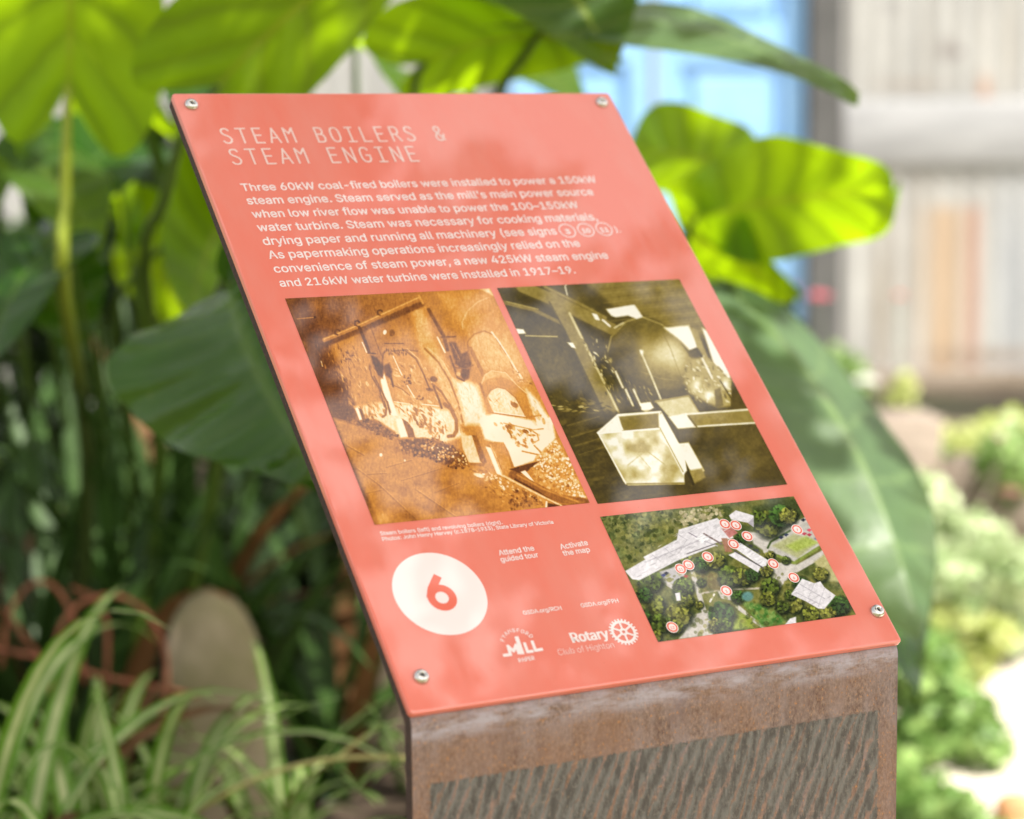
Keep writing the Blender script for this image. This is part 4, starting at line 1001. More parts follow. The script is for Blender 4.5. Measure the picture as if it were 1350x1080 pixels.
# bright middle: pipe work and white washed plinths
p.poly(fC((170, 40), (420, 0), (760, 40), (960, 70), (1100, 280), (920, 350), (780, 320), (560, 290), (380, 170), (230, 120)), 0.90, 18, 0.8)
p.scatter(fC((180, 30), (330, 0), (440, 90), (380, 170), (260, 140)), 44, (4, 13), (0.36, 0.62), 11, (0.2, 0.5), (40, 90))
p.scatter(fB((20, 480), (200, 600), (330, 1000), (230, 1000)), 60, (3, 11), (0.50, 0.86), 55, (0.15, 0.4), (50, 75), 0.6)
p.scatter(fB((380, 340), (560, 400), (760, 660), (520, 650), (420, 560)), 50, (4, 18), (0.54, 0.84), 56, (0.1, 0.3), (40, 75), 0.45)
p.scatter(fB((250, 720), (420, 760), (480, 1000), (330, 1060)), 50, (4, 14), (0.66, 1.0), 57, (0.1, 0.35), (55, 80), 0.6)
p.scatter(fC((480, 20), (860, 40), (960, 200), (930, 260), (800, 260), (640, 160)), 110, (4, 15), (0.34, 0.60), 12, (0.2, 0.5), (30, 90))
p.scatter(fC((480, 20), (860, 40), (960, 200), (900, 280), (640, 160)), 40, (3, 10), (0.92, 1.0), 13, (0.2, 0.5), (30, 90))
p.scatter(fA((230, 470), (620, 560), (700, 920), (400, 920)), 150, (3, 13), (0.34, 0.82), 14, (0.15, 0.4), (50, 85), 0.7)
p.scatter(fA((740, 560), (1060, 620), (1190, 950), (820, 940)), 150, (3, 13), (0.40, 0.84), 15, (0.15, 0.4), (10, 80), 0.7)
p.scatter(fA((150, 440), (470, 440), (520, 620), (420, 800), (230, 640)), 130, (3, 12), (0.20, 0.60), 16, (0.15, 0.4), (60, 90), 0.75)
p.line(fA((1000, 920), (1130, 935)), 4, 0.88, 3); p.line(fA((780, 900), (900, 920)), 4, 0.84, 3)
p.poly(fA((670, 730), (700, 680), (750, 850), (800, 1010), (760, 1010), (700, 860)), 0.95, 6)
p.poly(fC((520, 150), (575, 145), (620, 290), (560, 300)), 0.93, 5); p.poly(fC((570, 140), (620, 170), (665, 230), (680, 300), (625, 300)), 0.38, 5)
p.poly(fC((178, 55), (205, 50), (240, 150), (215, 155)), 0.92, 5); p.poly(fC((205, 50), (240, 70), (265, 150), (240, 155)), 0.34, 5)
p.poly(fC((480, 110), (515, 120), (550, 290), (515, 260)), 0.80, 6)
# curved hoops and feed pipes
p.line(fC((930, 20), (980, 60), (1025, 150), (1030, 240), (1005, 285), (960, 290)), 15, 0.44, 5); p.line(fC((965, 0), (1045, 110), (1065, 260)), 4, 0.62, 4)
p.scatter(fC((1000, 0), (1060, 30), (1110, 250), (1075, 270)), 26, (3, 7), (0.55, 0.75), 17, (0.4, 0.8))
p.line(fC((420, 0), (440, 60), (435, 110), (412, 125)), 9, 0.40, 4); p.line(fC((450, 0), (475, 90)), 6, 0.42, 4)
p.line(fC((745, 110), (765, 160), (745, 205), (722, 212)), 8, 0.46, 4)
p.line(fA((680, 640), (690, 520), (720, 490)), 8, 0.36, 4); p.line(fA((760, 500), (880, 490), (960, 500)), 6, 0.40, 4)
p.line(fA((860, 490), (950, 560), (1010, 680), (1060, 800)), 7, 0.40, 4); p.line(fA((880, 480), (970, 560), (1010, 640)), 2.5, 0.74, 3)
p.line(fA((1080, 760), (1150, 820), (1220, 930), (1250, 980)), 9, 0.44, 4); p.line(fA((1090, 780), (1130, 880), (1155, 950)), 9, 0.36, 4)
p.dab(*fA((1090, 722))[0], 16, 12, 0.3, 0.34, 0.9, 5); p.dab(*fA((1060, 805))[0], 16, 7, 0.2, 0.36, 0.9, 4)
p.line(fA((770, 540), (820, 650), (840, 690)), 4, 0.90, 3); p.line(fA((880, 770), (940, 870)), 4, 0.88, 3)
p.line(fA((600, 330), (640, 440), (680, 540)), 4, 0.36, 4); p.line(fA((580, 620), (600, 700), (660, 800), (700, 940)), 6, 0.38, 4)
p.line(fA((620, 700), (720, 900), (745, 1000)), 6, 0.36, 4); p.line(fA((750, 760), (840, 800), (900, 850)), 4, 0.40, 4)
p.dab(*fA((704, 350))[0], 7, 10, 0.3, 0.97, 1, 3); p.dab(*fA((760, 355))[0], 12, 15, 0.2, 0.30, 0.7, 5)
p.line(fA((700, 440), (850, 440)), 4, 0.32, 3)
p.scatter(fA((690, 490), (880, 480), (870, 540), (740, 530)), 20, (4, 9), (0.20, 0.36), 18, (0.3, 0.5), (60, 100))
p.scatter(fA((850, 690), (930, 690), (910, 770), (860, 760)), 14, (4, 8), (0.24, 0.40), 19, (0.4, 0.8))
p.scatter(fA((950, 850), (1010, 850), (1010, 890), (960, 890)), 8, (3, 7), (0.24, 0.40), 20, (0.4, 0.8))
p.scatter(fA((360, 510), (450, 510), (480, 570), (380, 580)), 12, (4, 9), (0.24, 0.36), 23, (0.2, 0.5), (0, 60))
# overhead pipe with its hangers and the drops from it
p.line(fA((240, 440), (520, 330), (990, 130)), 26, 0.30, 9, 0.75); p.line(fA((225, 412), (500, 300), (985, 80)), 17, 0.52, 5); p.line(fA((225, 405), (500, 292), (980, 72)), 5, 0.68, 5)
for x, y in ((325, 355), (480, 285), (660, 200)):
    p.line(fA((x-14, y+10), (x-12, y-18), (x+8, y-26), (x+22, y-14)), 7, 0.28, 4); p.line(fA((x-10, y+8), (x+6, y+16)), 6, 0.30, 4)
p.line(fA((975, 60), (1005, 120)), 9, 0.62, 4); p.line(fA((1050, 170), (1100, 260), (1170, 380), (1200, 490)), 15, 0.34, 5, 0.9); p.line(fA((1120, 390), (1180, 510)), 6, 0.90, 4)
p.line(fA((500, 310), (540, 400), (580, 510)), 13, 0.27, 4); p.line(fA((525, 430), (560, 510)), 4, 0.90, 3)
p.line(fA((570, 515), (630, 520)), 6, 0.28, 3)
p.poly(fA((590, 530), (640, 550), (690, 620), (690, 720), (650, 690), (610, 600)), 0.26, 8); p.poly(fA((690, 620), (740, 590), (765, 660), (750, 720), (710, 690)), 0.30, 8); p.line(fA((750, 690), (770, 780)), 8, 0.30, 5)
p.line(fB((130, 390), (240, 385)), 7, 0.34, 4); p.poly(fB((190, 430), (240, 425), (290, 520), (340, 500), (370, 600), (345, 720), (310, 735), (280, 690), (290, 640), (240, 600)), 0.34, 9)
p.line(fB((200, 540), (235, 640), (260, 710), (310, 735)), 8, 0.36, 5); p.line(fB((235, 630), (340, 640), (380, 610)), 6, 0.42, 4); p.dab(*fB((265, 680))[0], 9, 9, 0, 0.74, 0.8, 4); p.line(fB((215, 440), (275, 560)), 3, 0.5, 3)
p.line(fA((10, 245), (60, 240), (150, 232)), 2.5, 0.62, 3); p.dab(*fA((150, 232))[0], 5, 5, 0, 0.12, 1, 3); p.line(fA((200, 580), (210, 620)), 3, 0.85, 3)
# floor slabs
fl = fC((0, 140), (180, 190), (330, 240), (540, 310), (600, 430), (800, 490), (1010, 550), (1150, 600), (1500, 900), (400, 1060))
p.poly(fl, 0.50, 16); p.blend(p.pmask(fl, 16)*vnoise(p.X, p.Y*2.0, 90, 31, 4)*0.8, 0.60); p.blend(p.pmask(fl, 16)*np.clip((vnoise(p.X, p.Y*2.4, 70, 33, 4)-0.5)*3, 0, 1)*0.7, 0.42)
for a_, b_ in (((110, 370), (250, 450)), ((190, 560), (380, 700)), ((380, 700), (700, 1000)), ((440, 550), (650, 490)), ((280, 610), (440, 600)), ((690, 740), (1040, 980)), ((260, 770), (400, 740)), ((570, 660), (900, 560)), ((850, 760), (1050, 680))):
    q_ = fC(a_, b_); p.line(q_, 4, 0.36, 5, 0.65); p.line([(x+3, y-4) for x, y in q_], 2.5, 0.70, 3, 0.5)
p.blob(*fC((400, 980))[0], 50, 30, 0.66, 10, 0.6); p.blob(*fC((640, 960))[0], 50, 26, 0.36, 15, 0.6); p.dab(*fC((395, 445))[0], 6, 7, 0, 0.97, 0.9, 3); p.dab(*fC((595, 492))[0], 4, 4, 0, 0.92, 0.9, 3)
# coal heaps
p.poly(fC((120, 170), (350, 150), (520, 260), (480, 310), (300, 240)), 0.36, 12, 0.8)
p.scatter(fC((90, 160), (350, 150), (540, 280), (480, 320), (300, 250)), 130, (3, 7), (0.20, 0.58), 24, (0.5, 1))
p.poly(fC((540, 320), (760, 300), (1000, 370), (1120, 470), (1130, 540), (1000, 560), (760, 460), (600, 430)), 0.34, 10)
p.scatter(fC((530, 320), (760, 300), (1000, 360), (1130, 470), (1140, 550), (1000, 560), (760, 470), (580, 440)), 330, (3, 7), (0.18, 0.66), 25, (0.5, 1)); p.scatter(fC((740, 360), (1000, 380), (1120, 480), (1110, 550), (860, 480)), 60, (2.5, 4.5), (0.75, 0.98), 26, (0.6, 1))
p.scatter(fC((830, 260), (880, 270), (900, 360), (820, 360)), 30, (4, 9), (0.34, 0.6), 27, (0.3, 0.6))
p.poly(fD((860, 420), (960, 340), (1060, 500), (1250, 880), (1150, 880), (800, 740), (740, 560)), 0.62, 10)
p.scatter(fD((850, 420), (960, 330), (1060, 480), (1245, 880), (1150, 890), (800, 750), (720, 570)), 420, (3, 8), (0.40, 0.80), 28, (0.5, 1)); p.scatter(fD((850, 430), (960, 340), (1060, 480), (1230, 860), (1100, 840), (760, 580)), 190, (2.5, 6), (0.86, 1.0), 29, (0.5, 1))
p.scatter(fD((150, 560), (440, 640), (800, 820), (860, 920), (560, 950), (330, 760)), 150, (3, 9), (0.30, 0.80), 30, (0.3, 0.8), (0, 60), 0.8); p.scatter(fD((560, 780), (760, 800), (860, 930), (560, 960)), 70, (4, 8), (0.24, 0.50), 32, (0.5, 1)); p.scatter(fD((230, 600), (420, 640), (680, 800), (480, 780)), 36, (3, 7), (0.84, 1.0), 34, (0.3, 0.8))
p.dab(*fD((280, 655))[0], 22, 8, 0.3, 0.92, 0.9, 4)
# plinth blocks and the shovel
p.poly(fD((120, 300), (220, 300), (300, 540), (190, 550), (130, 400)), 0.80, 6); p.poly(fD((215, 295), (260, 300), (350, 540), (320, 555), (290, 530)), 0.42, 5); p.poly(fD((190, 540), (330, 550), (320, 575), (200, 565)), 0.46, 5)
p.poly(fD((375, 380), (420, 355), (495, 360), (540, 440), (590, 580), (520, 660), (460, 560)), 0.60, 6); p.poly(fD((495, 360), (540, 440), (590, 580), (570, 590), (530, 470)), 0.52, 5); p.line(fD((380, 385), (430, 480), (490, 660)), 4, 0.74, 4)
p.poly(fD((340, 400), (385, 410), (485, 660), (440, 640)), 0.97, 6); p.line(fD((440, 500), (480, 600)), 4, 0.5, 4)
p.poly(fD((545, 600), (700, 555), (825, 525), (740, 590), (690, 640), (640, 640)), 0.28, 5); p.poly(fD((580, 585), (820, 527), (740, 545)), 0.50, 4)
p.line(fD((580, 650), (760, 750), (980, 860), (1240, 900)), 36, 0.42, 7); p.line(fD((620, 650), (860, 780), (1160, 890)), 7, 0.58, 6); p.line(fD((600, 690), (800, 800), (980, 920), (1100, 930)), 8, 0.26, 5)
p.line(fD((500, 660), (760, 800), (1040, 940)), 8, 0.80, 5); p.poly(fD((650, 625), (690, 610), (770, 710), (730, 690)), 0.97, 4); p.line(fD((880, 890), (875, 960)), 6, 0.95, 4); p.poly(fD((890, 900), (1000, 920), (960, 950), (890, 950)), 0.26, 5)
p.line(fD((665, 440), (800, 470)), 7, 0.58, 4); p.line(fD((770, 390), (830, 450)), 7, 0.60, 4)
p.poly(fB((440, 10), (505, 0), (540, 60)), 0.90, 10, 0.8)
L = p.C[..., 0] + (RNG.random(p.X.shape)-0.5)*0.03 + (vnoise(p.X, p.Y, 7, 77, 2)-0.5)*0.10 + (vnoise(p.X, p.Y, 34, 76, 3)-0.5)*0.07 + (vnoise(p.X*1.6, p.Y*0.5, 8, 74, 2)-0.5)*0.10
L = np.clip((L-0.56)*1.38+0.54, 0, 1)
p.build("boiler_photograph", tone(L, [(0, (70, 34, 14)), (0.2, (116, 64, 28)), (0.4, (180, 112, 46)), (0.6, (224, 152, 62)), (0.78, (241, 200, 128)), (1, (252, 238, 208))]))

# right picture: an olive toned view of a boiler shed with an open iron tub
p = Picture([(655, 380), (895, 368.5), (1038.5, 639), (788, 664.5)], 310, 340, (650, 360, 3.375), 1)
p.C[...] = 0.22
p.poly([(400, 20), (850, 20), (960, 270), (900, 300), (700, 200), (540, 150), (430, 60)], 0.40, 25)
for i in range(13):
    y = 60+i*20
    p.line([(470+i*8, y+14), (870+i*9, y-28)], 4, 0.52 if i % 2 else 0.28, 5, 0.55)
p.poly([(15, 70), (140, 66), (290, 160), (470, 250), (520, 480), (420, 600), (250, 580), (130, 300)], 0.17, 40)
p.blob(270, 430, 110, 120, 0.30, 0, 0.7); p.blob(230, 300, 60, 60, 0.33, 0, 0.5)
# big round boiler and its lit flank
p.poly([(515, 330), (540, 260), (600, 210), (660, 195), (740, 225), (820, 290), (880, 380), (885, 460), (830, 515), (740, 520), (640, 470), (560, 400)], 0.32, 14)
p.poly([(620, 330), (700, 560), (560, 540), (510, 420), (520, 330)], 0.22, 30, 0.8)
p.blend(np.exp(-(((p.X-770)/95)**2+((p.Y-360)/75)**2))*0.85*p.pmask([(515, 330), (540, 260), (600, 210), (660, 195), (740, 225), (820, 290), (880, 380), (885, 460), (830, 515), (740, 520), (640, 470)], 10), 0.82)
p.blob(690, 345, 26, 60, 0.62, -25, 0.6); p.blob(815, 380, 45, 80, 0.80, -25, 0.5)
p.line([(735, 225), (790, 340), (850, 500)], 4, 0.36, 4, 0.6); p.line([(660, 440), (740, 470), (830, 480)], 4, 0.5, 4, 0.5)
p.line([(510, 350), (525, 285), (590, 218), (660, 195), (750, 230), (830, 295)], 6, 0.62, 5, 0.8)
# skylights
p.poly([(503, 162), (628, 142), (665, 195), (640, 205), (600, 190), (545, 198), (525, 190)], 0.97, 7)
p.poly([(760, 245), (870, 235), (905, 310), (912, 345), (880, 350), (820, 290)], 0.96, 12)
p.poly([(930, 245), (950, 260), (1040, 420), (1060, 480), (1030, 470), (980, 400)], 0.98, 8)
p.poly([(880, 250), (905, 250), (990, 460), (970, 480), (930, 400)], 0.5, 6)
p.poly([(870, 380), (960, 380), (1060, 480), (1090, 590), (1000, 600), (880, 540), (850, 490)], 0.55, 16)
p.scatter([(870, 370), (960, 370), (1060, 470), (1095, 600), (1000, 605), (870, 550), (840, 490)], 130, (4, 13), (0.20, 0.55), 41, (0.15, 0.45), (20, 90), 0.75)
p.scatter([(870, 370), (960, 370), (1060, 470), (1095, 600), (1000, 605), (870, 550), (840, 490)], 70, (3, 10), (0.75, 1.0), 42, (0.15, 0.5), (20, 90), 0.8)
p.blob(960, 545, 26, 24, 0.96, 0, 0.9); p.blob(905, 500, 20, 30, 0.9, 20, 0.8); p.blob(1035, 500, 18, 30, 0.95, -20, 0.9)
p.line([(1010, 480), (1060, 560), (1060, 605)], 7, 0.25, 4); p.line([(930, 380), (975, 470)], 9, 0.85, 4); p.line([(880, 350), (905, 340), (925, 370)], 16, 0.20, 5)
p.poly([(985, 520), (1010, 510), (1025, 590), (990, 600)], 0.34, 5)
p.poly([(1060, 480), (1140, 610), (1060, 610)], 0.24, 6)
# timber posts and braces
p.line([(40, 130), (180, 165), (320, 232)], 15, 0.40, 6); p.line([(60, 128), (200, 162)], 4, 0.55, 4)
p.line([(130, 62), (290, 130), (440, 205), (530, 250)], 52, 0.44, 8); p.line([(230, 62), (400, 145), (500, 200)], 12, 0.62, 8, 0.6); p.line([(120, 90), (300, 170), (480, 260)], 7, 0.22, 5)
p.line([(265, 110), (330, 215), (420, 400), (520, 610)], 54, 0.42, 7); p.line([(340, 180), (420, 340), (500, 500), (560, 625)], 10, 0.72, 6); p.line([(250, 130), (320, 260), (440, 520), (480, 600)], 7, 0.22, 5)
p.poly([(440, 180), (462, 185), (475, 212), (455, 208)], 0.98, 5); p.line([(488, 210), (520, 238)], 8, 0.9, 4); p.line([(540, 245), (580, 222)], 7, 0.75, 4)
p.poly([(95, 248), (135, 252), (145, 270), (108, 272)], 0.96, 5); p.line([(145, 280), (285, 284)], 5, 0.62, 4); p.poly([(330, 310), (355, 312), (368, 336), (350, 332)], 0.96, 5)
p.scatter([(395, 300), (490, 280), (520, 370), (570, 520), (500, 540), (430, 400)], 80, (4, 14), (0.08, 0.40), 44, (0.15, 0.5), (40, 90))
p.scatter([(400, 310), (490, 290), (520, 370), (560, 500), (500, 520)], 34, (3, 11), (0.55, 0.95), 45, (0.15, 0.45), (30, 90))
p.scatter([(520, 480), (660, 470), (720, 560), (640, 610), (560, 590)], 40, (4, 14), (0.10, 0.70), 46, (0.12, 0.4), (40, 80))
p.line([(655, 345), (700, 450), (745, 560)], 8, 0.78, 4); p.blob(662, 352, 9, 12, 0.95, 0, 0.9)
for x, y in ((590, 520), (625, 520), (545, 440)): p.line([(x, y), (x+32, y+70)], 9, 0.86, 4, 0.9)
p.line([(500, 400), (600, 580)], 12, 0.16, 5); p.line([(560, 430), (640, 600)], 10, 0.14, 5)
p.poly([(655, 580), (700, 575), (715, 600), (680, 622), (660, 610)], 0.93, 6)
p.scatter([(250, 550), (380, 550), (520, 590), (540, 640), (440, 650), (300, 620)], 90, (5, 20), (0.10, 0.50), 47, (0.15, 0.5), (-20, 30), 0.7)
p.scatter([(260, 590), (440, 590), (500, 630), (300, 620)], 14, (5, 16), (0.6, 0.8), 48, (0.2, 0.4), (-10, 10))
p.scatter([(180, 320), (340, 330), (420, 560), (270, 570)], 60, (8, 26), (0.13, 0.36), 49, (0.1, 0.4), (60, 100), 0.5)
p.line([(320, 20), (327, 50), (320, 60), (330, 100)], 4, 0.9, 3); p.blob(380, 110, 40, 40, 0.38, 0, 0.5)
# floor
p.poly([(270, 620), (560, 620), (1150, 600), (1320, 960), (460, 1030), (360, 850)], 0.20, 20)
p.scatter([(280, 620), (500, 640), (480, 720), (600, 960), (900, 960), (470, 1030), (350, 830)], 170, (10, 34), (0.10, 0.38), 52, (0.12, 0.35), (-40, 10), 0.45, 8)
for y in (670, 720, 760, 800): p.line([(330+(y-670)*0.4, y+10), (470+(y-670)*0.3, y-30)], 5, 0.42, 6, 0.6)
# second tub and trough behind
p.poly([(720, 570), (870, 545), (915, 620), (800, 660)], 0.72, 7); p.line([(720, 575), (870, 548), (915, 620)], 6, 0.5, 4)
p.poly([(780, 640), (860, 625), (900, 680), (830, 705)], 0.90, 7); p.poly([(905, 690), (860, 630), (1140, 610), (1175, 670)], 0.46, 8)
p.line([(850, 630), (1140, 608)], 8, 0.86, 5); p.line([(830, 690), (1000, 678), (1175, 668)], 8, 0.90, 5); p.line([(870, 640), (905, 685)], 7, 0.3, 5)
p.poly([(820, 694), (1180, 672), (1320, 945), (900, 980), (850, 800)], 0.25, 8)
p.blend(p.pmask([(820, 694), (1180, 672), (1320, 945), (900, 980), (850, 800)], 8)*np.clip((p.Y-700)/260, 0, 1)*0.6, 0.15)
p.speckle([(840, 700), (1170, 680), (1280, 900), (920, 950)], 0.20, 0.36, 60, 55, 0.5, 30, 2)
p.poly([(825, 760), (870, 755), (940, 880), (900, 920), (860, 850)], 0.90, 7); p.poly([(870, 880), (930, 870), (945, 910), (885, 945)], 0.48, 10)
p.line([(840, 820), (890, 940)], 14, 0.13, 6)
# open tub
p.poly([(465, 712), (555, 632), (745, 618), (742, 690), (700, 705)], 0.86, 5)
p.poly([(560, 640), (735, 625), (738, 690), (575, 705)], 0.40, 6); p.poly([(555, 640), (580, 700), (490, 705)], 0.90, 5)
p.line([(465, 712), (555, 632), (745, 618)], 7, 0.97, 4)
p.poly([(468, 714), (738, 694), (850, 890), (850, 940), (600, 945), (580, 930)], 0.76, 5)
p.speckle([(468, 714), (738, 694), (850, 890), (850, 940), (600, 945)], 0.48, 0.96, 60, 61, 0.75, 8, 2.6)
p.poly([(738, 640), (750, 620), (850, 800), (862, 880), (845, 900), (742, 700)], 0.93, 5); p.line([(742, 690), (845, 885)], 5, 0.55, 4)
p.line([(600, 855), (680, 790), (760, 850)], 5, 0.55, 5, 0.6); p.line([(660, 770), (640, 800), (700, 870)], 5, 0.6, 5, 0.5)
p.line([(468, 714), (738, 694)], 6, 0.98, 4); p.line([(590, 940), (850, 936)], 7, 0.44, 5); p.line([(468, 716), (590, 938)], 5, 0.92, 4)
L = p.C[..., 0] + (RNG.random(p.X.shape)-0.5)*0.025 + (vnoise(p.X, p.Y, 10, 78, 2)-0.5)*0.09
L = np.clip((L-0.4)*1.25+0.39+(vnoise(p.X, p.Y, 40, 75, 3)-0.5)*0.12, 0, 1)
p.build("shed_photograph", tone(L, [(0, (48, 38, 10)), (0.2, (90, 74, 24)), (0.4, (140, 119, 48)), (0.6, (186, 166, 92)), (0.8, (222, 210, 156)), (1, (252, 248, 232))]))

# lower picture: coloured aerial view with numbered markers
p = Picture([(790.5, 681), (1047.5, 655), (1128, 812), (867, 845.5)], 380, 270, (780, 640, 3.75), 3)
c3 = lambda r, g, b: (r/255, g/255, b/255)
p.C[...] = c3(96, 98, 48)
p.blend(vnoise(p.X, p.Y, 90, 101, 3), c3(132, 128, 70))
p.blend(np.clip((vnoise(p.X, p.Y, 60, 102, 3)-0.45)*4, 0, 1)*0.8, c3(62, 74, 34))
p.poly([(60, 150), (300, 120), (640, 90), (640, 170), (420, 230), (250, 330), (190, 420), (120, 330)], c3(112, 112, 70), 30, 0.7)
for k in range(240):
    x, y = rs.uniform(40, 700), rs.uniform(90, 420)
    if y > 480-0.62*x: continue
    g = rs.random(); p.blob(x, y, rs.uniform(8, 22), rs.uniform(7, 16), c3(50+90*g, 62+84*g, 28+60*g), 0, 0.75, 2.0)
p.poly([(400, 160), (520, 118), (640, 108), (640, 150), (520, 190), (420, 220)], c3(176, 166, 134), 30, 0.5)
p.poly([(790, 110), (1010, 62), (1060, 140), (960, 200), (820, 240)], c3(64, 72, 34), 20)
def tree(x, y, r, seed, base=(62, 76, 30)):
    q = random.Random(seed)
    p.blob(x+r*0.15, y+r*0.25, r*1.1, r*1.0, c3(26, 34, 16), 0, 0.85, 2.5)
    for k in range(int(26+r*1.3)):
        a, d = q.uniform(0, 6.28), r*math.sqrt(q.random())*0.85
        l = 0.50+1.05*q.random()*(1-0.40*math.sin(a)*d/r)
        p.dab(x+d*math.cos(a)*1.08, y+d*math.sin(a)*0.98, r*q.uniform(.10, .24), r*q.uniform(.08, .18), q.uniform(0, 3), c3(min(255, base[0]*l), min(255, base[1]*l), min(255, base[2]*l)), 0.9, 3)
# roads, car park, lawns
gr = c3(186, 180, 172)
p.poly([(780, 230), (870, 240), (900, 300), (860, 330), (800, 290)], gr, 10)
p.poly([(840, 300), (860, 262), (1060, 170), (1140, 290), (1000, 380), (890, 330)], c3(176, 172, 164), 8)
p.poly([(890, 300), (1000, 240), (1120, 280), (1020, 360)], c3(158, 160, 108), 14, 0.8); p.poly([(960, 300), (1060, 250), (1120, 285), (1010, 330)], c3(150, 166, 72), 16, 0.8)
p.line([(860, 325), (862, 280), (900, 245), (1060, 170)], 26, gr, 6); p.line([(1150, 335), (1010, 415), (900, 400)], 34, gr, 6); p.poly([(880, 380), (1010, 390), (980, 450), (930, 510), (880, 440)], gr, 8)
p.line([(870, 310), (885, 280), (980, 225)], 10, c3(62, 82, 34), 5); p.line([(920, 350), (1000, 385), (1120, 310)], 14, c3(120, 132, 62), 6)
p.poly([(1100, 380), (1150, 340), (1230, 480), (1160, 470)], c3(170, 164, 116), 14)
p.line([(495, 420), (525, 520), (560, 640)], 24, gr, 6); p.poly([(500, 640), (580, 620), (600, 740), (430, 760), (470, 710)], gr, 8)
p.line([(720, 600), (790, 660), (850, 700)], 20, c3(190, 184, 176), 6); p.line([(545, 535), (640, 515), (830, 510)], 10, c3(180, 170, 154), 5); p.poly([(620, 520), (680, 510), (690, 570), (640, 560)], gr, 6)
p.poly([(330, 430), (420, 400), (470, 440), (400, 490), (350, 480)], c3(176, 172, 172), 8)
p.line([(350, 470), (400, 505)], 20, gr, 6)
p.poly([(530, 420), (640, 440), (640, 520), (560, 520)], c3(104, 92, 44), 16)
p.poly([(700, 610), (790, 660), (800, 705), (690, 715)], c3(140, 152, 66), 12); p.poly([(740, 580), (900, 610), (960, 680), (840, 700)], c3(92, 122, 52), 16)
p.speckle([(740, 570), (900, 600), (950, 680), (850, 695)], c3(50, 98, 38), c3(128, 150, 84), 18, 71, 0.7, 16)
p.line([(585, 575), (605, 540)], 9, c3(214, 210, 204), 4)
p.scatter([(40, 150), (300, 110), (640, 90), (680, 160), (430, 220), (250, 340), (190, 430), (100, 330)], 420, (5, 15), (c3(44, 54, 22), c3(150, 146, 84)), 110, (0.5, 1), alpha=0.8)
p.scatter([(430, 130), (640, 100), (640, 150), (450, 200)], 60, (4, 12), (c3(150, 140, 108), c3(200, 188, 156)), 111, (0.5, 1))
p.scatter([(190, 470), (420, 420), (960, 440), (1290, 560), (1280, 640), (330, 770)], 420, (5, 16), (c3(50, 62, 24), c3(140, 134, 66)), 112, (0.5, 1), alpha=0.6)
# trees
for i, (x, y, r) in enumerate([(285, 470, 62), (300, 590, 60), (240, 650, 50), (430, 640, 62), (450, 500, 50), (470, 380, 40), (540, 390, 42), (610, 370, 46), (680, 450, 56), (745, 450, 50), (795, 440, 38), (860, 420, 34), (880, 500, 48), (870, 560, 40), (640, 630, 62), (610, 690, 36), (650, 690, 40), (470, 570, 34), (720, 550, 34), (1000, 590, 44), (940, 600, 36), (1080, 640, 44), (1220, 590, 52), (1170, 640, 40), (340, 680, 50), (310, 740, 36), (1030, 480, 40), (1130, 440, 38), (980, 540, 30), (870, 190, 66), (930, 150, 60), (970, 150, 44), (820, 160, 40), (1100, 150, 20), (730, 265, 28), (880, 345, 24), (960, 370, 22), (410, 700, 40), (260, 540, 40), (530, 590, 22), (540, 480, 24)]):
    tree(x, y, r, i, ((70, 82, 32), (92, 96, 40), (52, 74, 32), (104, 104, 50))[i % 4])
p.blob(770, 550, 28, 24, c3(98, 140, 138), 0, 0.9, 2.0)
# roofs
rf = c3(206, 202, 204); rg = c3(168, 163, 168)
p.poly([(165, 425), (260, 370), (480, 270), (600, 280), (612, 300), (430, 370), (235, 470), (200, 465)], rf, 4)
p.poly([(255, 355), (420, 270), (430, 220), (620, 162), (690, 230), (700, 260), (600, 290), (470, 330), (280, 390)], rf, 4)
p.line([(265, 380), (540, 270), (620, 300)], 5, rg, 4); p.line([(480, 235), (560, 280)], 4, c3(120, 110, 120), 3); p.line([(555, 240), (640, 290)], 8, c3(110, 92, 88), 4)
p.poly([(515, 262), (548, 242), (580, 265), (545, 285)], c3(240, 238, 240), 3); p.line([(470, 340), (610, 290)], 5, c3(96, 88, 92), 4)
p.line([(420, 240), (470, 270), (440, 320)], 3, rg, 3); p.line([(300, 345), (340, 375)], 3, rg, 3); p.line([(360, 310), (400, 345)], 3, rg, 3)
p.poly([(678, 150), (712, 124), (800, 150), (800, 205), (772, 186), (690, 170)], rf, 4); p.poly([(772, 186), (800, 160), (800, 208)], rg, 3)
p.poly([(640, 215), (690, 205), (722, 235), (680, 262)], c3(170, 110, 104), 5); p.poly([(640, 262), (670, 262), (695, 330), (660, 330)], c3(150, 108, 84), 6)
p.poly([(676, 345), (715, 328), (836, 402), (822, 432), (790, 412)], rf, 4); p.poly([(690, 300), (735, 285), (870, 370), (862, 398), (840, 405)], c3(212, 209, 211), 4); p.line([(705, 325), (850, 410)], 6, c3(84, 78, 82), 4)
p.line([(765, 292), (830, 335)], 8, c3(76, 80, 84), 4, 0.8)
p.poly([(985, 540), (1040, 462), (1100, 485), (1130, 475), (1150, 505), (1205, 545), (1150, 612), (1120, 610), (1060, 575)], rf, 4)
p.line([(1030, 490), (1150, 560)], 4, rg, 3); p.line([(1010, 530), (1130, 590)], 4, rg, 3); p.line([(1100, 485), (1070, 560)], 3, rg, 3); p.line([(1150, 510), (1120, 600)], 3, rg, 3)
p.poly([(412, 535), (436, 530), (440, 570), (420, 572)], rf, 3); p.poly([(980, 660), (1010, 650), (1010, 685), (955, 690)], rf, 4)
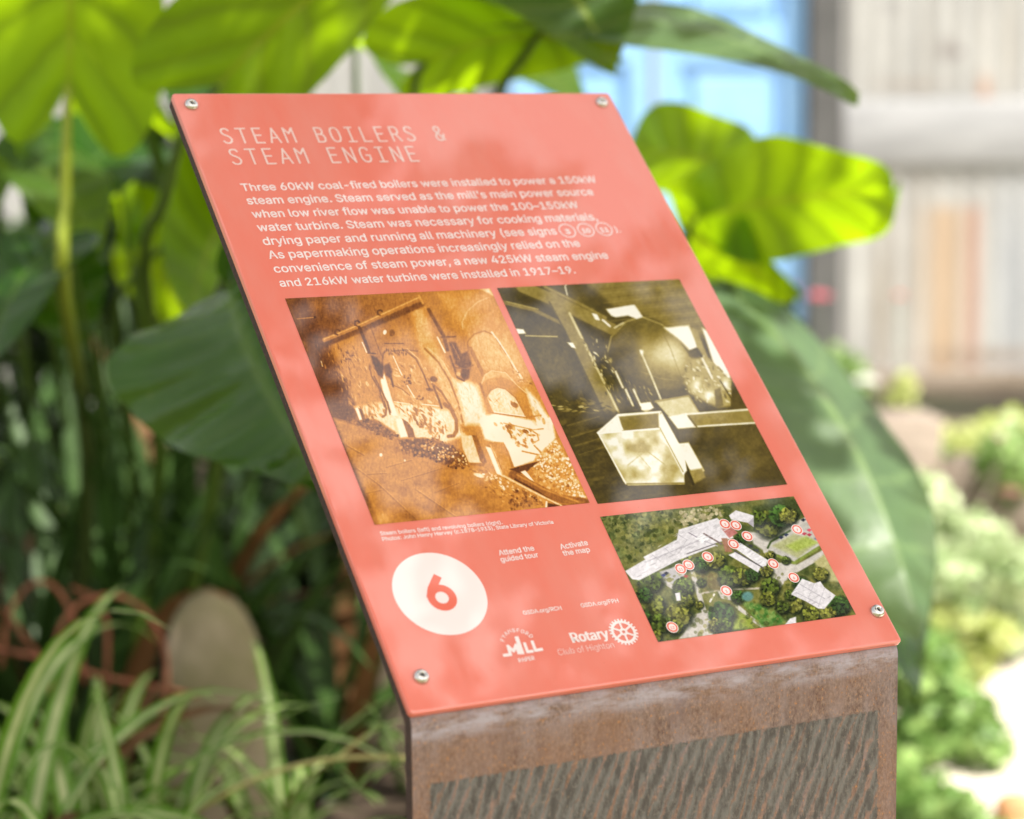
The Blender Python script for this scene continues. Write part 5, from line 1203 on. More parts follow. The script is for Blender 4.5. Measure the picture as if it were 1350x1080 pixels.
for x, y, cc in ((355, 445, (40, 52, 110)), (368, 435, (30, 34, 50)), (935, 258, (36, 42, 66)), (960, 245, (30, 40, 70)), (1050, 240, (176, 60, 80)), (1075, 222, (190, 70, 90)), (1045, 172, (40, 44, 60)), (465, 450, (150, 60, 44)), (785, 300, (60, 60, 66)), (815, 322, (66, 66, 70)), (1075, 245, (160, 50, 70)), (1110, 265, (120, 120, 140))):
    p.poly([(x-13, y), (x, y-8), (x+14, y-2), (x+2, y+9)], c3(*cc), 4)
C = p.C + (RNG.random(p.X.shape)[..., None]-0.5)*0.05 + (vnoise(p.X, p.Y, 11, 79, 2)[..., None]-0.5)*0.13
p.C = np.clip((C-0.42)*1.22+0.45, 0, 1)
p_roofs = [([(170, 425), (480, 272), (600, 282), (235, 465)], 60), ([(260, 355), (430, 225), (620, 165), (695, 235), (290, 385)], 90), ([(690, 302), (735, 287), (865, 370), (840, 402)], 30), ([(990, 540), (1040, 466), (1200, 545), (1120, 606)], 40)]
for pg_, n_ in p_roofs: p.scatter(pg_, n_, (4, 18), (c3(160, 154, 158), c3(238, 235, 236)), n_, (0.06, 0.25), (-38, -22), 0.7, 2)
marks = [((658, 192), "3"), ((712, 198), "5"), ((769, 252), "4"), ((701, 291), "2"), ((1015, 219), "7"), ((573, 354), "9"), ((478, 394), "10"), ((439, 414), "11"), ((897, 388), "8"), ((998, 456), "6"), ((665, 522), "1"), ((398, 702), "12")]
def pt(x, y): return uv_of(780+x/3.75, 640+y/3.75)
p.build("aerial_photograph", p.C)
for (x, y), s_ in marks:
    q = pt(x, y); mk = Ink(); mk.z = 0.00016; mk.disc(q, 0.0047, 28); n0 = len(mk.F)
    mk.z = 0.00020; mk.ring(q, 0.0035, 0.0013, 24)
    wd = 0.0017 if len(s_) == 1 else 0.0032
    mk.z = 0.00024; mk.text(s_, (q.x-wd/2, q.y-0.0015), (q.x+wd/2, q.y-0.0015), 0.0040, 0.02)
    o = mk.done("map_marker", mat_white_ink); o.data.materials.append(mat_coral_ink)
    for f_i in range(n0, len(o.data.polygons)): o.data.polygons[f_i].material_index = 1


# ================================================================== PLANTS
OUTL = [(0.015, 0.0), (0.10, -0.13), (0.25, -0.21), (0.39, -0.15), (0.48, 0.0), (0.49, 0.17), (0.44, 0.37), (0.345, 0.57), (0.22, 0.76), (0.10, 0.91), (0.0, 1.0)]
OUTL_ROUND = [(0.015, 0.0), (0.18, -0.06), (0.33, 0.02), (0.43, 0.18), (0.49, 0.40), (0.50, 0.60), (0.42, 0.80), (0.26, 0.94), (0.10, 0.99), (0.0, 1.0)]
def leaf_mesh(name, base, tip, width, normal, arch=0.06, cup=0.25, ripple=0.012, nt=44, nr=9, seed=0, twist=0.0, lobe=1.0, wave=0.0, outline=None, origin=Vector((0, 0, 0))):
    """heart shaped blade from the petiole joint to the tip; normal is the side of the upper face"""
    q = random.Random(seed)
    base, tip = Vector(base), Vector(tip)
    L = (tip-base).length; ey = (tip-base).normalized()
    ez = (normal - ey*normal.dot(ey)).normalized(); ex = ey.cross(ez)
    mar = catmull([Vector((x*width, (y*(lobe if y < 0 else 1.0))*L, 0)) for x, y in (outline or OUTL)], nt)
    V, UV, Fc = [], [], []
    ph1, ph2 = q.uniform(0, 6), q.uniform(0, 6)
    for side in (-1, 1):
        b0 = len(V)
        for i in range(nt+1):
            tau = i/nt
            s = max(0.0, (tau-0.16)/0.84)
            mid = Vector((0, L*(s**1.05), 0))
            mg = mar[i]
            for k in range(nr+1):
                r = k/nr
                x = mg.x*r; y = mid.y*(1-r)+mg.y*r
                y += 0.05*L*math.sin(math.pi*r)*(s)*(1-s)           # veins sweep forward
                yy = y/L
                z = arch*L*4*yy*(1-yy) if yy > 0 else arch*L*4*yy*0.9
                z += cup*abs(x)*(1-0.4*max(0, yy)) - cup*0.9*(x*x)/max(width, 1e-3)
                z += ripple*width*4*(r*(1.1-r))*math.sin(tau*11*2*math.pi)*0.35
                z += wave*width*r*r*math.sin(tau*14+ph1+side)*0.5 + wave*width*r*math.sin(tau*5+ph2+2*side)*0.35
                a = twist*yy
                X = side*x; Xr = X*math.cos(a)-z*math.sin(a)*0.3; Z = z+X*math.sin(a)
                V.append(base + ex*Xr + ey*y + ez*Z - origin); UV.append((tau, r))
        for i in range(nt):
            for k in range(nr):
                a = b0+i*(nr+1)+k
                f = (a, a+1, a+nr+2, a+nr+1)
                Fc.append(f if side < 0 else f[::-1])
    return mesh(name, V, Fc, UV)
def add_leaf(plant, b, bd, t, td, width, normal, mat, seed=0, petiole=None, pr=0.008, pmat=None, **kw):
    base, tip = P(b[0], b[1], bd), P(t[0], t[1], td)
    lf = link("leaf", leaf_mesh("leaf", base, tip, width, Vector(normal), seed=seed, origin=plant.location, **kw), mat, plant)
    if petiole:
        pts = [base] + [P(x, y, d) for x, y, d in petiole]
        if petiole[-1][2] is not None and len(pts) >= 2:
            if petiole[-1][1] < 600: pts.append(P(petiole[-1][0]*0.9+40, 640, petiole[-1][2]+0.40))
        pts.append(Vector((pts[-1].x*0.5+plant.location.x*0.5, pts[-1].y*0.5+plant.location.y*0.5, plant.location.z-0.02)))
        c = catmull(pts, 18)
        rad = [pr*(0.55+0.75*i/18) for i in range(19)]
        link("petiole", tube_mesh("petiole", [(rel(plant, c), rad)]), pmat or mat_petiole, plant)
    return lf
toV = lambda p: (CAM-p).normalized()

# --- left plant, hanging over the fence of dark straps
A = empty("elephant_ear_plant", (-0.78, 3.50, 0.13), "tall elephant ear plant with huge sunlit leaves, behind the sign's left edge", "plant", "elephant ear plants around the sign")
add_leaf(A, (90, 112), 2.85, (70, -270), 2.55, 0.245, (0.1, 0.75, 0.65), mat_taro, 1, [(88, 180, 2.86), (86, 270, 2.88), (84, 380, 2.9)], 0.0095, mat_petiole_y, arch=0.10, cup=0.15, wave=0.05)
add_leaf(A, (288, 112), 2.70, (700, -165), 2.45, 0.27, (-0.35, 0.55, 0.75), mat_taro_mid, 2, [(240, 180, 2.75), (215, 270, 2.85), (190, 350, 3.0)], 0.009, arch=0.07, cup=0.2, wave=0.06, lobe=0.55)
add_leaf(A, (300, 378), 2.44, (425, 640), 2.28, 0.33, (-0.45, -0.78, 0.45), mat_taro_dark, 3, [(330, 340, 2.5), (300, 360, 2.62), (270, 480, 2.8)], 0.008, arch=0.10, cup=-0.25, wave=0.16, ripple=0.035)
add_leaf(A, (178, 128), 3.10, (300, 330), 2.95, 0.24, (0.3, 0.5, 0.8), mat_taro, 4, [(205, 200, 3.1), (230, 290, 3.12), (268, 390, 3.15)], 0.014, arch=0.06, wave=0.06)
add_leaf(A, (330, 225), 3.05, (250, 420), 2.95, 0.24, (0.15, 0.6, 0.75), mat_taro, 5, [(300, 250, 3.1), (190, 350, 3.15), (150, 430, 3.2)], 0.0055, arch=0.08, wave=0.06)
add_leaf(A, (20, 205), 3.2, (130, 330), 3.0, 0.20, (-0.2, 0.3, 0.9), mat_taro, 6, [(30, 260, 3.2), (60, 400, 3.2)], 0.0045, arch=0.08, wave=0.08)
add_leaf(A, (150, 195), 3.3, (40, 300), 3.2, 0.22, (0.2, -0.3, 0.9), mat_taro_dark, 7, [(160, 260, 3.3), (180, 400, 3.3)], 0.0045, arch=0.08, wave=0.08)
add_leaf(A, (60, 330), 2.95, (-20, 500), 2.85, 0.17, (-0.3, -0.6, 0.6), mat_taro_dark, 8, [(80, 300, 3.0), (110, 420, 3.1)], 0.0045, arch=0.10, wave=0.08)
add_leaf(A, (-60, 100), 3.3, (40, 250), 3.1, 0.26, (0.1, 0.6, 0.75), mat_taro, 9, [(-50, 180, 3.3), (-20, 400, 3.3)], 0.0045, arch=0.08, wave=0.08)

for k_, (bx, by, tx, ty, D_, w_l, m_l, nrm) in enumerate([(95, 160, 170, 330, 3.45, 0.25, mat_taro, (0.2, 0.7, 0.6)), (120, 290, 30, 420, 3.5, 0.22, mat_taro_mid, (0.0, 0.5, 0.8)), (255, 150, 330, 300, 3.45, 0.24, mat_taro, (0.1, 0.75, 0.6)), (175, 320, 250, 480, 3.5, 0.24, mat_taro, (0.2, 0.7, 0.6)), (20, 320, 110, 470, 3.3, 0.24, mat_taro_dark, (0.1, -0.5, 0.8)), (300, 280, 380, 430, 3.4, 0.24, mat_taro, (0.0, 0.8, 0.5)), (-10, 190, -60, 340, 3.2, 0.24, mat_taro_mid, (0.0, 0.4, 0.9))]):
    add_leaf(A, (bx, by), D_, (tx, ty), D_-0.12, w_l, nrm, m_l, 200+k_, [(bx+8, by+70, D_+.03), (bx+20, by+180, D_+.08)], 0.0045, arch=0.08, wave=0.08)
B = empty("elephant_ear_plant", (0.05, 3.35, 0.12), "elephant ear plant arching over the sign's top edge, one leaf before the doors", "plant", "elephant ear plants around the sign")
add_leaf(B, (560, 82), 2.95, (822, 78), 2.80, 0.21, (0.0, 0.62, 0.80), mat_taro, 11, [(545, 130, 3.0), (540, 330, 3.15)], 0.008, arch=0.12, cup=0.3, wave=0.05)
add_leaf(B, (700, -60), 2.90, (812, 92), 2.70, 0.26, (-0.35, 0.40, 0.85), mat_taro_mid, 12, [(660, -30, 2.95), (620, 120, 3.1)], 0.008, arch=0.10, cup=0.2, wave=0.05)
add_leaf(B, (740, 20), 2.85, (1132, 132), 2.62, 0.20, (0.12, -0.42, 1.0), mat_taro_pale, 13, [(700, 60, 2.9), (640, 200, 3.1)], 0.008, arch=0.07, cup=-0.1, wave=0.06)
add_leaf(B, (640, 60), 3.35, (780, 160), 3.25, 0.20, (0.2, -0.2, 0.95), mat_taro, 14, [(620, 110, 3.35), (600, 300, 3.35)], 0.007, arch=0.08, wave=0.08)
add_leaf(B, (470, 60), 3.3, (580, 190), 3.2, 0.24, (0.1, 0.3, 0.95), mat_taro, 15, [(470, 130, 3.3), (480, 300, 3.3)], 0.007, arch=0.08, wave=0.08)
add_leaf(B, (330, 20), 3.4, (240, 170), 3.3, 0.24, (0.1, 0.2, 0.95), mat_taro_dark, 16, [(350, 100, 3.4), (380, 300, 3.4)], 0.007, arch=0.08, wave=0.08)

Cc = empty("elephant_ear_plant", (0.62, 3.35, 0.10), "elephant ear plant with lime and long drooping leaves right of the sign", "plant", "elephant ear plants around the sign")
add_leaf(Cc, (920, 285), 3.14, (1182, 250), 3.00, 0.178, (-0.1, 0.92, 0.38), mat_taro, 21, [(905, 320, 3.17), (915, 420, 3.22)], 0.006, arch=0.04, cup=0.1, wave=0.20, outline=OUTL_ROUND)
add_leaf(Cc, (985, 225), 3.30, (820, 195), 3.20, 0.15, (0.1, 0.90, 0.45), mat_taro, 22, [(995, 260, 3.3), (960, 420, 3.3)], 0.006, arch=0.06, wave=0.18, outline=OUTL_ROUND)
add_leaf(Cc, (900, 310), 3.20, (1050, 395), 3.10, 0.18, (-0.1, 0.85, 0.5), mat_taro, 23, [(900, 340, 3.2), (930, 450, 3.25)], 0.006, arch=0.06, wave=0.14)
add_leaf(Cc, (975, 395), 2.95, (1215, 850), 2.64, 0.33, (0.58, -0.62, 0.50), mat_taro_pale, 24, [(955, 380, 3.0), (930, 460, 3.1)], 0.010, arch=0.09, cup=-0.35, wave=0.08)
add_leaf(Cc, (950, 380), 3.1, (1090, 640), 2.9, 0.21, (0.45, -0.55, 0.65), mat_taro_dark, 25, [(935, 400, 3.1), (930, 500, 3.15)], 0.008, arch=0.08, cup=-0.2, wave=0.08)
add_leaf(Cc, (1062, 480), 3.05, (1135, 600), 2.98, 0.085, (-0.5, 0.65, 0.55), mat_taro, 26, [(1030, 500, 3.1), (990, 640, 3.2)], 0.005, arch=0.05, wave=0.10)
add_leaf(Cc, (1060, 560), 3.0, (1215, 760), 2.80, 0.17, (0.55, -0.30, 0.75), mat_taro, 27, [(1030, 580, 3.05), (1000, 700, 3.15)], 0.007, arch=0.10, cup=-0.2, wave=0.10)
add_leaf(Cc, (1070, 600), 3.05, (1205, 930), 2.85, 0.27, (0.50, -0.70, 0.40), mat_taro_dark, 28, [(1050, 660, 3.1), (1020, 800, 3.2)], 0.007, arch=0.10, cup=-0.3, wave=0.08)

# --- strap leaved plants in the dark left background
def ribbon(V, Fc, UV, p0, dirv, length, width, droop, seg=12, keel=0.25, side=None, taper=1.0):
    d = Vector(dirv).normalized(); p = Vector(p0); b0 = len(V)
    for i in range(seg+1):
        t = i/seg
        sd = d.cross(Vector((0, 0, 1))) if side is None else side
        if sd.length < 1e-3: sd = Vector((1, 0, 0))
        sd = sd.normalized(); up = sd.cross(d).normalized()
        w = width*(0.62+0.38*min(1, t*3))*(1-t**3*taper)*0.5
        V.append(p-sd*w); V.append(p-up*(keel*w)); V.append(p+sd*w)
        UV += [(0, t), (0.5, t), (1, t)]
        p = p + d*(length/seg)
        d = (d + Vector((0, 0, -droop*(0.35+1.3*t)/seg))).normalized()
    for i in range(seg):
        a = b0+i*3
        Fc.append((a, a+1, a+4, a+3)); Fc.append((a+1, a+2, a+5, a+4))
def strap_clump(name, loc, n, length, width, droop, mat, label, cat, group=None, seed=0, elev=(45, 80), dead=0, lateral=None):
    q = random.Random(seed)
    o = empty(name, loc, label, cat, group)
    for kind, cnt, mt in (("foliage", n, mat), ("dry_foliage", dead, mat_dead)):
        if not cnt: continue
        V, Fc, UV = [], [], []
        for i in range(cnt):
            az = q.uniform(0, 6.283); el = math.radians(q.uniform(*elev))
            d = (math.cos(az)*math.cos(el), math.sin(az)*math.cos(el), math.sin(el))
            p0 = (q.uniform(-.05, .05), q.uniform(-.05, .05), q.uniform(-0.01, .03))
            ribbon(V, Fc, UV, p0, d, length*q.uniform(0.65, 1.15), width*q.uniform(0.75, 1.2), droop*q.uniform(0.6, 1.35)*(1.5 if kind != "foliage" else 1))
        link(kind, mesh(kind, V, Fc, UV), mt, o)
    return o
G = "strap leaved plants in the shade"
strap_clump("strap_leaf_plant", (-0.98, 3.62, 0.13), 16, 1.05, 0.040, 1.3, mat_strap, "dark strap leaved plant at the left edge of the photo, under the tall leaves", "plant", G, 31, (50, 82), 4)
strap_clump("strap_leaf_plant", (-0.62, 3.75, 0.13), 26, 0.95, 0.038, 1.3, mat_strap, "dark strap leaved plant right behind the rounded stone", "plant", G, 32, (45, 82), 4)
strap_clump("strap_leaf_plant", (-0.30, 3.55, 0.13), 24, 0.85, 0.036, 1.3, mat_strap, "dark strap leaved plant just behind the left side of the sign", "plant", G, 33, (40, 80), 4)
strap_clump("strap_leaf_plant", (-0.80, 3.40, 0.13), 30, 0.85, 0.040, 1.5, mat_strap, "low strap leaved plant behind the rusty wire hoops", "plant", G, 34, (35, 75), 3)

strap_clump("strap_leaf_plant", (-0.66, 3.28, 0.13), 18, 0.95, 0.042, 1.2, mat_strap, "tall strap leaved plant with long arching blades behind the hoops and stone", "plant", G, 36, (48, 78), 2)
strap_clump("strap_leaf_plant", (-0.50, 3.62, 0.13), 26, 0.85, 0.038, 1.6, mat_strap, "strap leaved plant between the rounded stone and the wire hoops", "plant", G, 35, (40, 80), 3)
# --- variegated spider plants at the front left
G = "variegated spider plants at the front"
strap_clump("spider_plant", (-0.42, 2.58, 0.29), 18, 0.40, 0.028, 2.9, mat_spider, "striped spider plant in front of the rounded stone", "plant", G, 41, (30, 80), 2)
strap_clump("spider_plant", (-0.60, 2.48, 0.30), 22, 0.56, 0.036, 2.5, mat_spider, "striped spider plant in the photo's bottom left corner", "plant", G, 42, (35, 80), 2)
strap_clump("spider_plant", (-0.24, 2.58, 0.20), 22, 0.36, 0.022, 2.4, mat_spider, "striped spider plant beside the left edge of the steel post", "plant", G, 43, (30, 75), 3)
strap_clump("spider_plant", (-0.68, 2.80, 0.20), 20, 0.38, 0.028, 2.4, mat_spider, "striped spider plant among the rusty wire hoops", "plant", G, 44, (30, 80), 2)
strap_clump("spider_plant", (-0.30, 2.70, 0.24), 24, 0.36, 0.022, 2.6, mat_spider, "striped spider plant between the rounded stone and the sign", "plant", G, 46, (30, 75), 2)
strap_clump("spider_plant", (-0.55, 2.72, 0.30), 24, 0.40, 0.026, 2.6, mat_spider, "striped spider plant left of the rounded stone", "plant", G, 47, (35, 75), 2)
strap_clump("spider_plant", (-0.42, 2.36, 0.22), 20, 0.46, 0.032, 2.6, mat_spider, "lowest striped spider plant, nearest the bottom edge of the photo", "plant", G, 45, (35, 78))
# runner with a plantlet
run = empty("spider_plant_runner", P(505, 965, 2.45), "pale yellow spider plant runner with a small plantlet left of the post", "plant")
c = catmull([P(250, 1075, 2.5), P(330, 1030, 2.47), P(420, 1003, 2.45), P(505, 998, 2.45), P(545, 1000, 2.48)], 16)
c2 = catmull([P(440, 1003, 2.45), P(475, 975, 2.45), P(503, 955, 2.45)], 8)
Ms = Mat("runner_stem").set(Base_Color=(0.42, 0.38, 0.14), Roughness=0.5).m
link("runner_stem", tube_mesh("runner_stem", [(rel(run, c), 0.0028), (rel(run, c2), 0.002)], 6), Ms, run)
V, Fc, UV = [], [], []; q = random.Random(9)
for ctr, n in ((Vector((0, 0, 0.006)), 12), (P(470, 1040, 2.45)-run.location, 10), (P(520, 1010, 2.46)-run.location, 7)):
    for i in range(n):
        az = q.uniform(0, 6.283); el = math.radians(q.uniform(-10, 70))
        ribbon(V, Fc, UV, ctr, (math.cos(az)*math.cos(el), math.sin(az)*math.cos(el), math.sin(el)), q.uniform(0.025, 0.05), 0.008, 1.4, 6)
link("plantlet", mesh("plantlet", V, Fc, UV), mat_spider, run)

# --- rounded stone
def stone(name, base, w, h, d, mat, label, cat, seed, lean=0.0, top=2.6):
    V, Fc = [], []; nu, nv = 28, 22
    for j in range(nv+1):
        t = j/nv
        rr = (1-max(0, (t-0.60)/0.40)**top)**(1/top) if t > 0.60 else 1.0
        rr = max(rr, 0.02)*(1.0-0.10*t)
        for i in range(nu):
            a = 2*math.pi*i/nu
            sx_, sy_ = math.copysign(abs(math.cos(a))**0.75, math.cos(a)), math.copysign(abs(math.sin(a))**0.75, math.sin(a))
            k = 1+0.05*mnoise.noise((sx_*2+seed, sy_*2, t*3))
            V.append((sx_*w/2*rr*k+lean*t, sy_*d/2*rr*k, t*h))
    for j in range(nv):
        for i in range(nu):
            i2 = (i+1) % nu; Fc.append((j*nu+i, j*nu+i2, (j+1)*nu+i2, (j+1)*nu+i))
    Fc.append(tuple(nv*nu+i for i in range(nu)))
    o = link(name, mesh(name, V, Fc), mat); o.location = base
    return tag(o, label, cat)
Mst = Mat("weathered_stone").set(Roughness=0.9)
s1 = Mst.noise(Mst.coord("Object"), 26, 5, 0.65); s2 = Mst.noise(Mst.coord("Object"), 7, 3)
Mst.base(Mst.mix(Mst.ramp(s2, [(0.4, 0.0), (0.65, 0.75)]), Mst.ramp(s1, [(0.3, (0.21, 0.165, 0.10)), (0.7, (0.38, 0.31, 0.21))]), (0.20, 0.185, 0.075)))
Mst.bump(s1, 0.3, 0.006); mat_stone = Mst.m
sb = P(295, 985, 3.3); sb.z = 0.10
st_top = P(290, 778, 3.3).z
stone("standing_stone", sb, 0.168, st_top-0.09, 0.12, mat_stone, "rounded weathered stone standing among the spider plants", "stone", 3, -0.016, 2.2)

# --- rusty hoop edging
Mh = Mat("rusty_wire").set(Roughness=0.75)
Mh.base(Mh.ramp(Mh.noise(Mh.coord("Object"), 40, 4), [(0.3, (0.17, 0.05, 0.022)), (0.7, (0.38, 0.13, 0.065))]))
hoop = empty("hoop_edging", P(120, 930, 3.15), "low garden edging of rusty red wire hoops behind the spider plants", "edging")
def hoop_part(name, pts, r=0.0035):
    c = catmull([P(x, y, d) for x, y, d in pts], 28)
    link(name, tube_mesh(name, [(rel(hoop, c), r)], 8), Mh.m, hoop)
hoop_part("hoop", [(2, 880, 3.2), (10, 815, 3.2), (35, 775, 3.2), (62, 768, 3.2), (85, 790, 3.2), (100, 830, 3.2), (112, 900, 3.2)])
hoop_part("hoop", [(68, 930, 3.1), (72, 850, 3.1), (100, 800, 3.1), (150, 785, 3.1), (190, 805, 3.1), (215, 848, 3.1), (220, 900, 3.1), (213, 950, 3.1)])
hoop_part("hoop", [(95, 775, 3.25), (125, 790, 3.25), (140, 820, 3.25), (142, 860, 3.25), (140, 920, 3.25)])
hoop_part("rail", [(-40, 850, 3.2), (60, 868, 3.17), (130, 890, 3.14), (200, 905, 3.12), (260, 918, 3.1)], 0.0036)
hoop_part("hoop", [(-30, 900, 3.25), (-25, 830, 3.25), (-5, 800, 3.25), (25, 830, 3.25), (70, 900, 3.25), (52, 960, 3.25)])

# --- bushes of many small leaves
def leaf_cloud(V, Fc, c, rad, n, size, q, flat=0.0, hollow=0.35):
    for i in range(n):
        while True:
            v = Vector((q.uniform(-1, 1), q.uniform(-1, 1), q.uniform(-1, 1)))
            if hollow < v.length < 1: break
        p = Vector(c)+Vector((v.x*rad[0], v.y*rad[1], v.z*rad[2]))
        a = Vector((q.uniform(-1, 1), q.uniform(-1, 1), q.uniform(-.8, .6))).normalized()
        b = a.cross(Vector((q.uniform(-1, 1), q.uniform(-1, 1), q.uniform(-.3, 1)))).normalized()
        cN = a.cross(b)
        s = size*q.uniform(0.6, 1.3); w = s*0.34; k = len(V)
        V += [p-a*s*0.5, p-b*w+cN*s*0.06, p+a*s*0.05-cN*s*0.02, p+b*w+cN*s*0.06, p+a*s*0.55-cN*s*0.1]
        Fc += [(k, k+1, k+2), (k, k+2, k+3), (k+1, k+4, k+2), (k+2, k+4, k+3)]
def bush(name, loc, clumps, size, mat, label, cat, group=None, seed=0, stems=True, flowers=None):
    """clumps: list of (offset, radii, count)"""
    q = random.Random(seed); loc = Vector(loc)
    o = empty(name, loc, label, cat, group)
    V, Fc = [], []
    for off, rad, n in clumps: leaf_cloud(V, Fc, off, rad, n, size, q)
    link("foliage", mesh("foliage", V, Fc), mat, o, smooth=False)
    if stems:
        paths = []
        for off, rad, n in clumps:
            off = Vector(off)
            m_ = Vector((off.x*0.4, off.y*0.4, off.z*0.5))
            paths.append((catmull([(q.uniform(-.03, .03), q.uniform(-.03, .03), -0.03), m_, off], 6), [0.008]*7))
        link("stem", tube_mesh("stem", paths, 6), mat_stem, o)
    for (fp, fr, fm) in (flowers or []):
        V, Fc = [], []; fp = Vector(fp)-loc
        for ring_i in range(4):
            npet = 5+ring_i
            for k in range(npet):
                a = 6.283*k/npet+ring_i*0.6; e = 0.25+0.35*(3-ring_i)
                d = Vector((math.cos(a)*math.cos(e), math.sin(a)*math.cos(e), math.sin(e))); sdv = Vector((-math.sin(a), math.cos(a), 0))
                rr = fr*(0.45+0.18*ring_i); b0 = len(V)
                V += [fp, fp+d*rr*0.6-sdv*rr*0.42, fp+d*rr*1.05, fp+d*rr*0.6+sdv*rr*0.42]
                Fc += [(b0, b0+1, b0+2), (b0, b0+2, b0+3)]
        f = link("flower", mesh("flower", V, Fc), fm, o)
        link("flower_stem", tube_mesh("flower_stem", [(catmull([fp, fp*0.6+Vector((0, 0, -0.04)), Vector((0, 0, 0.05))], 8), 0.003)], 5), mat_stem, f)
    return o
q = random.Random(21)
# dark shrubs closing the view on the left
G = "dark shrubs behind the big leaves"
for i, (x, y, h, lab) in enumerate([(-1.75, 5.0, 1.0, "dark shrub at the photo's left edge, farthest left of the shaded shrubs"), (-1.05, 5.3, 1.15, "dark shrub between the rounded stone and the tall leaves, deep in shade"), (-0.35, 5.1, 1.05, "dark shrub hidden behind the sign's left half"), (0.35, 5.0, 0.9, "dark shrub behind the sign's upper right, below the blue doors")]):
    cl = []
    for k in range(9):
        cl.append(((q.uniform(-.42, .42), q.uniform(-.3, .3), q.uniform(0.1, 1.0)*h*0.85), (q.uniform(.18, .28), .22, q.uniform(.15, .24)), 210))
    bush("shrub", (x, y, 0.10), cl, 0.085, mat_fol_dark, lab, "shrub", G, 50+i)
# tall sunny green behind the petioles
G = "sunlit shrubs behind the petioles"
for i, (x, y, h, lab) in enumerate([(-1.35, 6.3, 0.88, "sunlit green shrub behind the petioles in the upper left corner"), (-0.55, 6.5, 0.85, "sunlit green shrub behind the petioles beside the sign's upper left corner")]):
    cl = []
    for k in range(9):
        cl.append(((q.uniform(-.38, .38), q.uniform(-.3, .3), q.uniform(0.25, 1.0)*h*0.85), (q.uniform(.16, .26), .22, q.uniform(.14, .22)), 120))
    bush("shrub", (x, y, 0.08), cl, 0.09, mat_fol_mid, lab, "shrub", G, 60+i)

# garden plants at right, in the sun
def gpos(px, py, D, z=0.0):
    p_ = P(px, py, D); p_.z = z; return p_
G = "sunlit garden plants beside the path"
items = [
 (1235, 5.2, 0.40, 0.17, mat_fol_pale, "pale leafy garden plant just right of the drooping leaf", None),
 (1310, 5.9, 0.42, 0.22, mat_fol_pale, "pale garden plant with pink flowers at the photo's right edge", [((1331, 652), 5.5, 0.034, mat_palepink), ((1322, 580), 5.7, 0.028, mat_palepink)]),
 (1215, 4.3, 0.30, 0.14, mat_fol_garden, "green garden plant beside the lower right edge of the sign", None),
 (1225, 3.55, 0.20, 0.12, mat_fol_garden, "low green plant by the bottom right of the steel post", None),
 (1275, 6.8, 0.34, 0.20, mat_fol_lime, "yellow green garden plant in front of the iron wall", None),
 (1345, 6.6, 0.40, 0.18, mat_fol_lime, "yellow green plant at the photo's right edge below the wall", None),
 (1150, 6.2, 0.40, 0.14, mat_fol_pale, "garden plant with a white flower before the wall's left end", [((1142, 507), 6.0, 0.045, mat_whitepetal)]),
 (1085, 6.6, 0.55, 0.14, mat_fol_garden, "garden plant with pink flowers in front of the dark door frame", [((1081, 395), 6.4, 0.045, mat_pink), ((1042, 382), 6.6, 0.03, mat_pink)]),
 (1190, 7.4, 0.40, 0.06, mat_fol_lime, "thin plant with one small red flower before the iron wall", [((1186, 392), 7.4, 0.028, mat_red)]),
 (1290, 5.0, 0.36, 0.15, mat_fol_pale, "pale garden plant nearest the middle of the path's far edge", None),
 (1335, 5.1, 0.34, 0.14, mat_fol_pale, "low pale garden plant under the pink flowers at the photo's right edge", None),
 (1262, 5.7, 0.44, 0.16, mat_fol_garden, "green garden plant in front of the brown timber sleeper", None),
 (1225, 4.75, 0.36, 0.13, mat_fol_pale, "pale garden plant close beside the drooping leaf's tip", None),
 (1262, 4.7, 0.22, 0.10, mat_fol_lime, "small lime green plant at the edge of the pale path", None),
]
for i, (px, D, h, sp, mt, lab, fl) in enumerate(items):
    b = gpos(px, 700, D, 0.01); cl = []
    for k in range(8):
        cl.append(((q.uniform(-sp, sp)*0.8, q.uniform(-sp, sp), q.uniform(0.12, 0.9)*h), (sp*0.55, sp*0.55, h*0.20), 95 if h < 0.9 else 34))
    bush("garden_plant", b, cl, 0.048, mt, lab, "plant", G, 70+i, True, [(P(x_[0], x_[1], d_), r_, m_) for x_, d_, r_, m_ in (fl or [])])
# timber stump and stones by the wall
tb = gpos(1185, 600, 5.6, 0.0)
bm = bmesh.new(); bm_box(bm, -0.10, 0.09, -0.08, 0.08, -0.05, 0.50); bm_box(bm, 0.095, 1.15, -0.03, 0.10, -0.05, 0.38)
bmesh.ops.subdivide_edges(bm, edges=bm.edges[:], cuts=3)
for v in bm.verts: v.co += Vector((mnoise.noise(v.co*9), mnoise.noise(v.co*9+Vector((5, 0, 0))), mnoise.noise(v.co*9+Vector((0, 7, 0)))))*0.02
o = link("timber_block", bm_mesh(bm, "timber_block"), mat_timber); o.location = tb
tag(o, "weathered brown timber post and sleeper standing in the sunlit garden before the wall", "timber")
Mck = Mat("brown_stone").set(Roughness=0.8)
Mck.base(Mck.ramp(Mck.noise(Mck.coord("Object"), 12, 4), [(0.3, (0.34, 0.17, 0.07)), (0.7, (0.52, 0.30, 0.14))]))
gp = gpos(1340, 1040, 3.9, 0.0)
stone("round_stone", gp, 0.075, 0.06, 0.07, Mck.m, "round orange brown stone on the pale path at bottom right", "stone", 8, 0.0, 2.0)

